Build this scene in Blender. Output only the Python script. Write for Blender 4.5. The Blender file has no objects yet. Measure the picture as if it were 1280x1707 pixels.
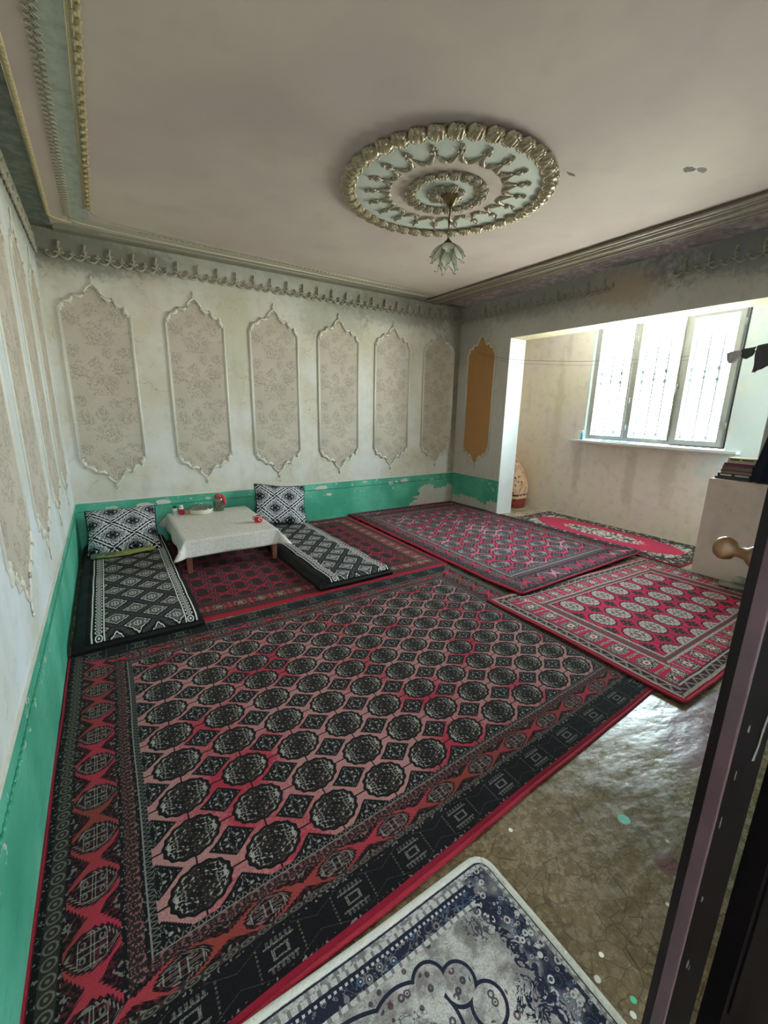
import bpy, math, random
from mathutils import Vector, Matrix, noise as mnoise
random.seed(7)
PI = math.pi
S = bpy.context.scene
COL = S.collection
sin, cos = math.sin, math.cos

# ---------------------------------------------------------------- camera
CAM = Vector((0.3427, -5.2052, 1.4985))
RT = (0.84009326, -0.54213844, 0.01814478)
DN = (-0.11362754, -0.20858734, -0.97138051)
FW = (0.53040749, 0.81398847, -0.23683468)
cd = bpy.data.cameras.new('camera'); cam = bpy.data.objects.new('camera', cd); COL.objects.link(cam)
cam.matrix_world = Matrix(((RT[0], -DN[0], -FW[0], CAM.x), (RT[1], -DN[1], -FW[1], CAM.y), (RT[2], -DN[2], -FW[2], CAM.z), (0, 0, 0, 1)))
cd.sensor_fit = 'HORIZONTAL'; cd.sensor_width = 36; cd.lens = 707.57 / 1280 * 36; cd.clip_start = .02
S.camera = cam

# ---------------------------------------------------------------- world and light
w = bpy.data.worlds.new('world'); S.world = w; w.use_nodes = True
nt = w.node_tree; nt.nodes.clear()
wo = nt.nodes.new('ShaderNodeOutputWorld'); bg = nt.nodes.new('ShaderNodeBackground'); cr = nt.nodes.new('ShaderNodeValToRGB')
tc = nt.nodes.new('ShaderNodeTexCoord'); sp = nt.nodes.new('ShaderNodeSeparateXYZ'); mr = nt.nodes.new('ShaderNodeMapRange')
nt.links.new(tc.outputs['Generated'], sp.inputs[0]); nt.links.new(sp.outputs['Z'], mr.inputs['Value'])
mr.inputs['From Min'].default_value = -1; mr.inputs['From Max'].default_value = 1
nt.links.new(mr.outputs[0], cr.inputs[0])
e = cr.color_ramp.elements
e[0].position = .0; e[0].color = (.82, .74, .64, 1); e[1].position = 1; e[1].color = (.62, .78, 1, 1)
a = e.new(.47); a.color = (1.0, .93, .83, 1); a = e.new(.52); a.color = (.95, .98, 1, 1)
nt.links.new(cr.outputs[0], bg.inputs[0]); bg.inputs[1].default_value = 17.0
nt.links.new(bg.outputs[0], wo.inputs[0])
pl = bpy.data.lights.new('window_portal', 'AREA'); pl.shape = 'RECTANGLE'; pl.size = 1.6; pl.size_y = 1.75
pl.cycles.is_portal = True
po = bpy.data.objects.new('window_portal', pl); COL.objects.link(po); po.location = (6.13, -2.47, 1.88)
po.rotation_euler = (0, PI / 2, 0)      # faces -X
pl2 = bpy.data.lights.new('passage_portal', 'AREA'); pl2.shape = 'RECTANGLE'; pl2.size = .5; pl2.size_y = .6; pl2.cycles.is_portal = True
po2 = bpy.data.objects.new('passage_portal', pl2); COL.objects.link(po2); po2.location = (.65, -7.42, 1.9); po2.rotation_euler = (PI / 2, 0, 0)  # portal for the added, unseen passage opening
pl3 = bpy.data.lights.new('annex_end_portal', 'AREA'); pl3.shape = 'RECTANGLE'; pl3.size = .25; pl3.size_y = 1.33; pl3.cycles.is_portal = True
po3 = bpy.data.objects.new('annex_end_portal', pl3); COL.objects.link(po3); po3.location = (5.595, -5.13, 1.785); po3.rotation_euler = (PI / 2, 0, 0)  # portal for the added, unseen annex end window
S.cycles.max_bounces = 12; S.cycles.diffuse_bounces = 8; S.cycles.glossy_bounces = 3; S.cycles.transparent_max_bounces = 12
S.cycles.caustics_reflective = False; S.cycles.caustics_refractive = False; S.cycles.use_denoising = True
S.cycles.sample_clamp_indirect = 8
vs = S.view_settings; vs.view_transform = 'Standard'; vs.look = 'None'; vs.gamma = 1; vs.use_curve_mapping = False
vs.exposure = 1.74

# ---------------------------------------------------------------- material expression kit
def lin(c):
    return tuple(((x / 255) / 12.92 if x <= 10 else ((x / 255 + .055) / 1.055) ** 2.4) for x in c)

class V:
    def __init__(s, g, v): s.g = g; s.v = v
    def __add__(s, o): return s.g.m('ADD', s, o)
    __radd__ = __add__
    def __sub__(s, o): return s.g.m('SUBTRACT', s, o)
    def __rsub__(s, o): return s.g.m('SUBTRACT', o, s)
    def __mul__(s, o): return s.g.m('MULTIPLY', s, o)
    __rmul__ = __mul__
    def __truediv__(s, o): return s.g.m('DIVIDE', s, o)
    def __lt__(s, o): return s.g.m('LESS_THAN', s, o)
    def __gt__(s, o): return s.g.m('GREATER_THAN', s, o)
    def __abs__(s): return s.g.m('ABSOLUTE', s)

class G:
    def __init__(s, name):
        s.mat = bpy.data.materials.new(name); s.mat.use_nodes = True; s.t = s.mat.node_tree; s.t.nodes.clear()
        s.o = s.t.nodes.new('ShaderNodeOutputMaterial'); s.b = s.t.nodes.new('ShaderNodeBsdfPrincipled')
        s.t.links.new(s.b.outputs[0], s.o.inputs[0])
    def put(s, sock, v):
        if isinstance(v, V): v = v.v
        if isinstance(v, (int, float)): sock.default_value = v
        elif isinstance(v, tuple): sock.default_value = (v + (1,)) if (len(v) == 3 and len(sock.default_value) == 4) else v
        else: s.t.links.new(v, sock)
    def m(s, op, a, b=0., c=None):
        n = s.t.nodes.new('ShaderNodeMath'); n.operation = op
        s.put(n.inputs[0], a); s.put(n.inputs[1], b)
        if c is not None: s.put(n.inputs[2], c)
        return V(s, n.outputs[0])
    def fr(s, a): return s.m('FRACT', a)
    def mn(s, a, b): return s.m('MINIMUM', a, b)
    def mx(s, a, b): return s.m('MAXIMUM', a, b)
    def sin(s, a): return s.m('SINE', a)
    def at(s, a, b): return s.m('ARCTAN2', a, b)
    def hyp(s, a, b): return s.m('SQRT', a * a + b * b)
    def rng(s, a, lo, hi): return (a > lo) * (a < hi)
    def sm(s, a, lo, hi, x=0., y=1.):
        n = s.t.nodes.new('ShaderNodeMapRange'); n.interpolation_type = 'SMOOTHSTEP'
        s.put(n.inputs[0], a); n.inputs[1].default_value = lo; n.inputs[2].default_value = hi; n.inputs[3].default_value = x; n.inputs[4].default_value = y
        return V(s, n.outputs[0])
    def mix(s, f, a, b):
        n = s.t.nodes.new('ShaderNodeMix'); n.data_type = 'RGBA'
        s.put(n.inputs[0], f); s.put(n.inputs[6], a); s.put(n.inputs[7], b)
        return n.outputs[2]
    def uv(s):
        n = s.t.nodes.new('ShaderNodeUVMap'); n.uv_map = 'uv'; p = s.t.nodes.new('ShaderNodeSeparateXYZ'); s.t.links.new(n.outputs[0], p.inputs[0])
        s.vec = n.outputs[0]
        return V(s, p.outputs[0]), V(s, p.outputs[1])
    def obj(s):
        n = s.t.nodes.new('ShaderNodeTexCoord'); p = s.t.nodes.new('ShaderNodeSeparateXYZ'); s.t.links.new(n.outputs['Object'], p.inputs[0])
        s.vec = n.outputs['Object']
        return [V(s, p.outputs[i]) for i in range(3)]
    def xyz(s, x, y, z=0.):
        n = s.t.nodes.new('ShaderNodeCombineXYZ'); s.put(n.inputs[0], x); s.put(n.inputs[1], y); s.put(n.inputs[2], z); return n.outputs[0]
    def noise(s, sc, det=2, vec=None, rough=.5, dist=0.):
        n = s.t.nodes.new('ShaderNodeTexNoise'); s.t.links.new(vec or s.vec, n.inputs['Vector'])
        n.inputs['Scale'].default_value = sc; n.inputs['Detail'].default_value = det; n.inputs['Roughness'].default_value = rough; n.inputs['Distortion'].default_value = dist
        return V(s, n.outputs[0])
    def vor(s, sc, vec=None, feat='F1', rnd=1.):
        n = s.t.nodes.new('ShaderNodeTexVoronoi'); n.feature = feat; s.t.links.new(vec or s.vec, n.inputs['Vector'])
        n.inputs['Scale'].default_value = sc; n.inputs['Randomness'].default_value = rnd
        return V(s, n.outputs['Distance'])
    def end(s, color, rough=.8, bump=None, bh=.01, metal=0., spec=.5, sheen=0., coat=0.):
        s.put(s.b.inputs['Base Color'], color); s.put(s.b.inputs['Roughness'], rough); s.b.inputs['Metallic'].default_value = metal
        s.b.inputs['Specular IOR Level'].default_value = spec; s.b.inputs['Sheen Weight'].default_value = sheen; s.b.inputs['Coat Weight'].default_value = coat
        if bump is not None:
            n = s.t.nodes.new('ShaderNodeBump'); n.inputs['Distance'].default_value = bh; n.inputs['Strength'].default_value = 1
            s.put(n.inputs['Height'], bump); s.t.links.new(n.outputs[0], s.b.inputs['Normal'])
        return s.mat

def flat(name, c, rough=.6, var=.12, sc=30, metal=0., spec=.5, bump=0., coat=0.):
    g = G(name); g.obj(); n = g.noise(sc, 3)
    c = lin(c); d = tuple(x * (1 - var * 2) for x in c)
    return g.end(g.mix(n, d, tuple(min(1, x * (1 + var)) for x in c)), rough, n if bump else None, bump, metal, spec, 0, coat)

BLK = lin((34, 30, 32)); BRN = lin((62, 50, 48)); RED = lin((196, 30, 66)); CRM = lin((205, 195, 180))

# ---- carpets: everything in metres on the carpet's own uv
def chain(g, s, y, p, base, ink):        # chain of small rings
    sx = g.fr(s / p) - .5; r = g.hyp(sx, (y - .5) * .95)
    k = g.rng(r, .30, .42) + (r < .12)
    return g.mix(g.mn(k, 1.) * .8, base, ink)
def lozenges(g, s, y, p, red, dark, ink, grow=1.0, n1=None):
    sx = abs(g.fr(s / p) - .5); sy = abs(y - .5)
    saw = g.fr(s * 55. + y * 6.) * .07
    D = g.mx(sx * 1.62 + sy * .42, sx + sy * .95) + saw
    dk = g.mx(D < .56, ((.5 - sx) * 1.15 + (.5 - sy) * 1.0 + saw) < .43)
    line = g.rng(D, .44, .475) + g.rng(abs(sx - .13), .075, .095) * (D < .44) * (sy < .26) + g.rng(abs(sy - .14), .10, .12) * (D < .44) * (sx < .24)
    dot = g.rng(g.hyp(sx - .11, sy - .17), .03, .06) * (D < .36) + ((.5 - sx) * 1.15 + (.5 - sy) < .18) * (n1 > .52)
    c = g.mix(dk, red, g.mix(g.sm(n1, .45, .65) * .5, dark, g.mix(.5, dark, red)))
    return g.mix(g.mn(line * .34 + dot * .28, 1.), c, ink)
def ornament(g, s, y, p, dark, ink, n1):
    sx = abs(g.fr(s / p) - .5); sy = abs(y - .5)
    comb = g.rng(sy, .27, .40) * (sx < .17) * (g.fr(s * 70.) > .42)
    bar = g.rng(sy, .23, .28) * (sx < .19)
    box = g.mx(sx * 1.3, sy); ring = g.rng(box, .09, .14)
    dash = g.rng(sx, .26, .285) * (g.fr(y * 9.) > .4) * (sy < .42)
    dia = g.rng(sx * .9 + sy, .63, .66)
    k = (comb * .6 + bar + ring + dash * .6 + dia * .2) * g.sm(n1, .42, .56)
    return g.mix(g.mn(k, 1.) * .5, dark, ink)

def bokhara(name, W, L, u0, v0, a, b, BU, BV, su, sv, field, red, dark, brown, ink, gul=(.86, .86), white=.62, fieldmix=(.42, .62), dia=.25, bind=RED, mirs=17., line=.6):
    """su / sv: lists of (t_end, kind, pitch) for the sides across u and across v"""
    g = G(name); u, v = g.uv()
    nf = g.noise(2.2, 2); nw = g.noise(260., 2, rough=.7); nb = g.noise(85., 2)
    gx = g.fr((u - u0) / a + .5) - .5; gy = g.fr((v - v0) / b + .5) - .5
    ax, ay = abs(gx), abs(gy)
    mir = g.noise(1., 3, vec=g.xyz(ax * mirs, ay * mirs * .9), rough=.65, dist=.4)
    r = g.hyp(gx / (gul[0] / .86), gy / (gul[1] / .86)) * 2.; th = g.at(gy, gx)
    rr = r - .025 * g.sin(th * 14.)
    inb = (u > BU) * (u < W - BU) * (v > BV) * (v < L - BV)
    redn = g.mix(g.sm(nw, .3, .7), tuple(x * .72 for x in red), red)
    fld = g.mix(g.sm(nf + nb * .25, fieldmix[0] + .12, fieldmix[1] + .12), field, redn)
    fld = g.mix(g.sm(nw, .35, .75) * .35, fld, BRN)
    sawd = g.fr((u + v) * 75.) * .025
    dd = (1. - ax - ay) + sawd
    dmask = dd < dia
    c = g.mix(g.mx((ax < .012), (ay < .016)), fld, dark)
    c = g.mix(dmask, c, dark)
    c = g.mix((dd < dia - .06) * (mir > .56) * .55, c, ink)
    gm = rr < .86
    inner = g.mix((gx * gy > 0.) * .7, dark, brown)
    c = g.mix(gm, c, g.mix(g.sm(nb, .4, .6) * .5, inner, brown))
    c = g.mix(g.rng(rr, .78, .87), c, dark)
    c = g.mix(g.rng(rr, .735, .775) * .45, c, brown)
    fle = (rr < .74) * (mir > (white - .10 * g.sm(ax, .12, .36)))
    c = g.mix(fle * g.sm(nw, .25, .55) * .85, c, ink)
    c = g.mix((rr < .64) * (mir < .44) * .8, c, dark)
    # borders
    du = g.mn(u, W - u); dv = g.mn(v, L - v); tu = du / BU; tv = dv / BV
    def side(t, s, spec):
        col = bind; t0 = 0.
        for te, kind, p in spec:
            y = (t - t0) / (te - t0)
            if kind == 'bind': k = g.mix(g.sm(nw, .3, .7), tuple(x * .6 for x in bind), bind)
            elif kind == 'ring': k = chain(g, s, y, p, brown, tuple(x * .8 + y_ * .2 for x, y_ in zip(brown, ink)) if False else g.mix(.28, brown, ink))
            elif kind == 'dark': k = g.mix((nb > .60) * .35, dark, ink)
            elif kind == 'brown': k = g.mix(g.sm(g.noise(1., 2, vec=g.xyz(abs(g.fr(s / p) - .5) * 9., y * 5.)), .5, .6) * .5, g.mix(.5, dark, brown), g.mix(.35, red, ink))
            elif kind == 'loz': k = lozenges(g, s, y, p, fld if field != dark else redn, dark, ink, 1., nb)
            elif kind == 'lozred': k = lozenges(g, s, y, p, g.mix(g.sm(nf, .4, .6), redn, lin((150, 66, 58))), dark, ink, 1.0, nb)
            elif kind == 'orn': k = ornament(g, s, y, p, dark, ink, nw)
            elif kind == 'zig': k = g.mix(g.mx((abs(abs(g.fr(s / p) - .5) * 2. - y) < .2) * .6, (y < .18)) * line, dark, ink)
            elif kind == 'flower':
                sx = abs(g.fr(s / p) - .5); q = g.hyp(sx * 1.15, (y - .5) * .62)
                k = g.mix((q < .36) + g.rng(sx, .44, .5) * (nb > .45), redn, g.mix((nb > .5) * .6, dark, ink))
                k = g.mix(q < .13, k, ink); k = g.mix(q < .06, k, redn)
            elif kind == 'wline': k = g.mix(g.sm(nb, .35, .6) * .35 + .4, dark, ink)
            else: k = dark
            col = k if t0 == 0. else g.mix(t > t0, col, k)
            t0 = te
        return col
    cu = side(tu, v, su); cv = side(tv, u, sv)
    cb = g.mix(tu < tv, cv, cu)
    c = g.mix(inb, cb, c)
    c = g.mix(g.sm(nw, .38, .66) * .38, c, (.004, .003, .004))
    h = nw * .6 + nb * .5
    return g.end(c, .95, h, .003, spec=.1, sheen=.05)

def cell2(g, u, v, a, b, u0=0., v0=0.):
    """nearest cell of a staggered lattice -> local offsets in cell units"""
    x1 = g.fr((u - u0) / a) - .5; y1 = g.fr((v - v0) / b) - .5
    x2 = g.fr((u - u0) / a + .5) - .5; y2 = g.fr((v - v0) / b + .5) - .5
    k = (abs(x1) + abs(y1)) < (abs(x2) + abs(y2))
    return x1 * k + x2 * (1. - k), y1 * k + y2 * (1. - k)

def quilt_print(name, W):
    g = G(name); u, v = g.uv(); nb = g.noise(90., 2)
    x, y = cell2(g, u, v, .235, .27, .05, .03)
    ax, ay = abs(x), abs(y); th = g.at(y, x)
    mir = g.noise(1., 2, vec=g.xyz(ax * 22., ay * 22.), dist=.8)
    D = ax + ay + .012 * g.sin(th * 12.)
    ink = lin((222, 220, 216)); gr = lin((92, 90, 92)); bk = lin((20, 19, 22))
    k = g.rng(D, .285, .33) * (nb > .38) + g.rng(g.hyp(ax, ay), .075, .10) + (D < .26) * g.rng(mir, .50, .555) + (g.hyp(ax, ay) < .03)
    c = g.mix((D > .40) * (mir > .45) * .6, bk, gr)
    c = g.mix(g.mn(k, 1.) * .85, c, ink)
    du = g.mn(u, W - u)
    sx = g.fr(v / .052) - .5; yy = (du - .045) / .05 - .5
    q = abs(g.hyp(sx, yy) - .36) < .07
    q = g.mn(q + (g.hyp(sx, yy) < .14), 1.)
    c = g.mix(du < .105, c, g.mix(g.mx(q * (du > .04), g.mx(g.rng(du, .028, .037), g.rng(du, .095, .103))), bk, ink))
    c = g.mix(du < .02, c, bk)
    return g.end(c, .85, nb, .002, spec=.2)

def pillow_print(name):
    g = G(name); u, v = g.uv(); nb = g.noise(70., 2)
    x, y = cell2(g, u, v, .36, .30, .04, .03)
    ax, ay = abs(x), abs(y); th = g.at(y, x); D = ax + ay
    mir = g.noise(1., 2, vec=g.xyz(ax * 16., ay * 16.), dist=1.)
    wv = .02 * g.sin(th * 16.)
    wh = lin((222, 222, 226)); gr = lin((92, 93, 102)); bk = lin((18, 19, 25))
    c = g.mix(g.rng(D + wv, .36, .405), gr, wh)
    c = g.mix(g.rng(D + wv, .415, .485), c, bk)
    c = g.mix(D > .47, c, g.mix(g.hyp(.5 - ax, ay) < .07, wh, bk))
    c = g.mix(D + wv * .6 < .27, c, bk)
    c = g.mix(g.rng(D + wv, .225, .25), c, wh)
    c = g.mix((D < .215) * (mir > .47), c, gr)
    c = g.mix((D < .2) * (mir > .55), c, wh)
    c = g.mix(g.hyp(ax, ay * .6) < .035, c, bk)
    c = g.mix(g.rng(D, .28, .35) * (mir > .5) * .7, c, wh)
    return g.end(c, .8, nb, .002, spec=.25)

def pale_rug_mat(name, W, L):
    """grey and ivory carpet with navy scroll border and scalloped medallion"""
    g = G(name); u, v = g.uv(); nb = g.noise(60., 2); nw = g.noise(240., 2); big = g.noise(9., 3)
    iv = lin((196, 193, 188)); gr = lin((128, 124, 124)); nv = lin((30, 35, 56)); bl = lin((70, 96, 122)); wine = lin((84, 40, 50)); bei = lin((150, 143, 120))
    a_ = W / 2 - abs(u - W / 2); b_ = L / 2 - abs(v - L / 2); P_ = g.xyz(a_, b_)
    v1 = g.vor(34., P_); v2 = g.vor(60., P_); sw = g.noise(24., 2, vec=P_, dist=2.4); mott = g.noise(11., 3, vec=P_)
    c = g.mix(g.sm(mott + nb * .3, .5, .78), iv, gr)
    c = g.mix(g.rng(sw, .47, .52) * .5, c, bei)
    sd = None
    for (x, y, r) in ((.365, .172, .046), (.300, .212, .046), (.262, .285, .046), (.300, .352, .05), (.262, .40, .03), (.46, .25, .12), (.44, .40, .15), (.62, .40, .28)):
        k = g.hyp(a_ - x, b_ - y) - r
        sd = k if sd is None else g.mn(sd, k)
    fl = g.mn(g.rng(v1, .17, .33) + (v1 < .09), 1.)
    zone = g.mx(g.rng(sd, .008, .042), g.rng(sd, -.055, -.012))
    c = g.mix(fl * zone * .85, c, g.mix(sw > .5, wine, nv))
    c = g.mix((sd < -.05) * g.mx(fl * .6, g.rng(sw, .43, .5) * .7), c, g.mix(mott > .5, nv, lin((92, 90, 84))))
    c = g.mix(g.rng(sd, -.0045, .0045), c, nv)
    c = g.mix(g.rng(sd, -.125, -.115), c, wine)
    # corner scrolls
    cd_ = g.hyp(a_ - .15, b_ - .13) + (sw - .5) * .12
    c = g.mix(g.rng(cd_, .0, .055) * g.mx(g.rng(sw, .42, .50), fl) * .8, c, nv)
    e2 = g.hyp(a_ - .15, b_ - .34) + (sw - .5) * .12
    c = g.mix((e2 < .05) * g.mx(g.rng(sw, .44, .52), fl), c, nv)
    # far and near border
    st = g.mix(abs(g.fr(a_ * 38.) - .5) < .16, iv, gr)
    bnd = g.mix(g.mx(g.rng(v1, .2, .36), g.rng(sw, .47, .52)), nv, g.mix(mott > .5, bl, gr)); bnd = g.mix(v1 < .1, bnd, iv)
    k_ = b_ + (nb - .5) * .004
    c = g.mix(k_ < .104, c, st); c = g.mix(k_ < .092, c, bnd)
    c = g.mix(k_ < .060, c, g.mix(g.fr(a_ * 62.) < .5, nv, iv)); c = g.mix(k_ < .053, c, nv)
    c = g.mix(k_ < .044, c, st)
    # right and left border: dark floral
    wd = a_ + (sw - .5) * .10
    fb = g.mix(g.sm(mott, .42, .6), nv, gr); fb = g.mix(g.mx(g.rng(v1, .2, .34), g.rng(v2, .2, .34) * .6), fb, iv); fb = g.mix((v1 < .13), fb, wine); fb = g.mix(g.rng(sw, .5, .53) * .8, fb, bl)
    c = g.mix((wd < .112) * (b_ > .03), c, fb); c = g.mix(g.rng(wd, .104, .124) * (b_ > .05), c, nv)
    d = g.mn(a_, b_)
    c = g.mix(d < .030, c, g.mix(g.sm(nb, .4, .6), iv, gr)); c = g.mix(g.rng(d, .012, .017), c, nv)
    c = g.mix(g.sm(nw, .35, .8) * .4, c, lin((60, 58, 62)))
    return g.end(c, .95, nw * .7 + nb * .4, .004, spec=.1, sheen=.1)

def medallion_rug_mat(name, W, L):
    """red prayer carpet: black border, white central medallion"""
    g = G(name); u, v = g.uv(); nb = g.noise(60., 2); nw = g.noise(200., 2)
    x = abs(u - W / 2); y = abs(v - L / 2)
    mir = g.noise(22., 2, vec=g.xyz(x, y), dist=.8)
    pk = lin((205, 38, 84)); wh = lin((214, 205, 196)); bk = lin((42, 36, 34)); gn = lin((66, 66, 52))
    c = g.mix(g.sm(nw, .5, .62) * .6, pk, lin((120, 20, 50)))
    R = g.hyp(x / .17, y / .52)
    c = g.mix((R + mir * .8 < 1.35), c, g.mix(mir > .5, wh, bk))
    Q = g.hyp(x / (W / 2 - .14), y / (L / 2 - .18))
    c = g.mix(Q > 1.02, c, g.mix(mir > .5, wh, gn))
    d = g.mn(W / 2 - x, L / 2 - y)
    c = g.mix(d < .17, c, g.mix(mir > .55, bk, gn)); c = g.mix((d < .16) * (mir > .60), c, wh)
    c = g.mix(d < .022, c, lin((150, 30, 55)))
    return g.end(c, .95, nw + nb, .003, spec=.1, sheen=.15)

# ---- walls
def plaster(g, z, upper=lin((206, 203, 190)), lower=lin((226, 228, 228)), crack=1.):
    n1 = g.noise(1.6, 4, rough=.6); n2 = g.noise(9., 4, rough=.65); n3 = g.noise(60., 2)
    c = g.mix(g.sm(n1, .35, .65), lower, upper)
    c = g.mix(g.sm(n2, .48, .75) * .28, c, lin((176, 176, 170)))
    ck = g.vor(3.1, g.xyz(g.noise(4., 3) * .5 + g.sep[0], g.noise(5., 3) * .5 + g.sep[1], g.noise(6., 3) * .4 + z), 'DISTANCE_TO_EDGE')
    c = g.mix(g.sm(ck, .016, .004) * g.sm(n1, .50, .58) * (.45 * crack), c, lin((130, 128, 122)))
    return c, n2 * .3 + n3 * .05
def wall_mat(name, peel=(), dado=.5, stain_or_glow=(), upper=lin((216, 208, 188)), lower=lin((228, 226, 220)), ax=0, crack=1., soot=.66):
    g = G(name); X = g.obj(); g.sep = X; z = X[2]; s = X[ax]
    c, h = plaster(g, z, upper, lower, crack)
    st = g.noise(1., 3, vec=g.xyz(X[0] * 5., X[1] * 5., z * .9)); n = g.noise(14., 4, rough=.7); nn = g.noise(3.4, 3)
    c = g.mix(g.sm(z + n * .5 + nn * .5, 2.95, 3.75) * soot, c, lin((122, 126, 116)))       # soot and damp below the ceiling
    c = g.mix(g.sm(st, .56, .72) * .22, c, lin((176, 172, 158)))
    for (cx, cz, rx, rz, col, f) in stain_or_glow:
        q = g.hyp((s - cx) / rx, (z - cz) / rz) + (n - .5) * 1.6 + (nn - .5) * 1.
        c = g.mix(g.sm(q, 1.2, .5) * f, c, lin(col))
    if dado:
        gn = g.mix(g.sm(g.noise(2.5, 3), .35, .7), lin((76, 172, 142)), lin((112, 204, 176)))
        gn = g.mix(g.sm(g.noise(1., 3, vec=g.xyz(X[0] * 9., X[1] * 9., z * 40.)), .55, .7) * .25, gn, lin((24, 110, 84)))
        pe = (n + nn * .35 > .795) * (z > .33)
        pe = pe * 1.
        for (cx, cz, rx, rz) in peel:
            q = g.hyp((s - cx) / rx, (z - cz) / rz) + (n - .5) * 1.5
            pe = g.mx(pe, q < .82)
        gn = g.mix(pe, gn, g.mix(.5, c, lin((214, 206, 198))))
        c = g.mix(z < dado + (n - .5) * .012, c, gn)
        h = h + (z < dado) * .5 - pe * (z < dado) * .5
    return g.end(c, g.sm(z, dado - .01, dado + .01, .38, .8) if dado else .8, h, .006, spec=.35)

M = {}
M['wall_back'] = wall_mat('painted_plaster_back', peel=[(.32, .42, .07, .035), (.62, .42, .11, .04), (.8, .44, .08, .04), (1.27, .44, .04, .02), (2.72, .44, .12, .035), (2.83, .34, .05, .025), (3.4, .47, .06, .02), (4.1, .44, .09, .035), (3.85, .42, .05, .03), (3.95, .43, .03, .02), (4.62, .42, .06, .02), (4.75, .06, .62, .20), (4.55, .22, .2, .16), (4.95, .1, .4, .22), (5.0, .22, .1, .12)],
    stain_or_glow=[(5.0, 2.2, .38, 1.2, (146, 144, 134), .75), (5.06, 1.0, .14, 1.4, (150, 140, 118), .5), (.35, 2.85, .9, .2, (110, 112, 100), .7), (2.9, 2.6, .5, .35, (150, 156, 140), .45), (3.9, 2.8, 1.2, .2, (126, 128, 116), .6), (1.7, 2.3, .3, .5, (196, 194, 164), .5)])
M['wall_left'] = wall_mat('painted_plaster_left', ax=1, upper=lin((212, 214, 206)), lower=lin((224, 230, 234)), stain_or_glow=[(-1.2, 2.9, 3., .25, (126, 128, 112), .6)])
M['wall_right'] = wall_mat('painted_plaster_right', ax=1, peel=[(-.35, .02, .6, .18), (-.95, .06, .25, .16)],
    stain_or_glow=[(-1.5, 2.85, 1.6, .2, (140, 140, 136), .6), (-2.5, 2.76, .42, .2, (186, 168, 148), .8), (-3.6, 2.9, .9, .25, (120, 122, 128), .7), (-.2, 2.6, .5, .5, (160, 160, 152), .5)], upper=lin((212, 208, 200)), lower=lin((216, 214, 208)), crack=.3, soot=.45)
M['wall_annex'] = wall_mat('cream_plaster', dado=0, ax=1, upper=lin((244, 234, 216)), lower=lin((245, 231, 226)), crack=.15, soot=.1, stain_or_glow=[(-1.6, .75, .07, .5, (206, 192, 174), .5), (-2.35, .7, .08, .5, (204, 190, 172), .5), (-2.8, .8, .12, .45, (208, 194, 178), .5), (-1.2, 1.6, .08, .8, (222, 208, 180), .5), (-3.8, 1.8, .75, 1.5, (216, 228, 230), 1.)])  # last, pale blue entry paints the glow beside the window
M['reveal'] = flat('white_painted_plaster', (226, 232, 232), .6, .04, 8)
def ceil_mat():
    g = G('ceiling_paint'); X = g.obj(); g.sep = X; x, y, z = X
    n1 = g.noise(1.1, 4, rough=.6); n2 = g.noise(12., 4, rough=.7); n3 = g.noise(2.6, 3)
    pk = g.mix(g.sm(n1, .35, .68), lin((202, 186, 182)), lin((210, 198, 188)))
    pk = g.mix(g.sm(n3, .55, .75) * .35, pk, lin((184, 172, 164)))
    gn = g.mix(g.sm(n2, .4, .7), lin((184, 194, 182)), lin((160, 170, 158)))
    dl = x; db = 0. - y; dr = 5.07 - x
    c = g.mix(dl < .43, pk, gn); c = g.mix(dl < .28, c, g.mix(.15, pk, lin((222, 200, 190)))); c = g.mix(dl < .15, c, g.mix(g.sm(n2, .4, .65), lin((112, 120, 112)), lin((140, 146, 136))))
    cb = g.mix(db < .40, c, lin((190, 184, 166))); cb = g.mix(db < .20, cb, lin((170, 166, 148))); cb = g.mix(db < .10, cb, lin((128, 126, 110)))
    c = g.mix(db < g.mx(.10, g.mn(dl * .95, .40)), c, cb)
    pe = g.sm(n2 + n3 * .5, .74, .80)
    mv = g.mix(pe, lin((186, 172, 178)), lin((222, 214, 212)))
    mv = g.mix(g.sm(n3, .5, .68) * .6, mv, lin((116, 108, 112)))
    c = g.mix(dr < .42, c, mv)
    # scars in the plaster
    for (cx, cy, rx, ry, col) in [(3.62, -3.62, .045, .03, (96, 88, 84)), (3.70, -3.66, .04, .02, (120, 108, 100)), (3.08, -3.16, .05, .012, (110, 98, 92)), (.62, -3.08, .03, .01, (120, 112, 106))]:
        q = g.hyp((x - cx) / rx, (y - cy) / ry) + (n2 - .5) * 2.4
        c = g.mix(q < 1., c, lin(col))
    return g.end(c, .75, n1 * .5 + n2 * .06 + pe * .3 * (dr < .42), .012, spec=.3)
M['ceiling'] = ceil_mat()
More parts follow.
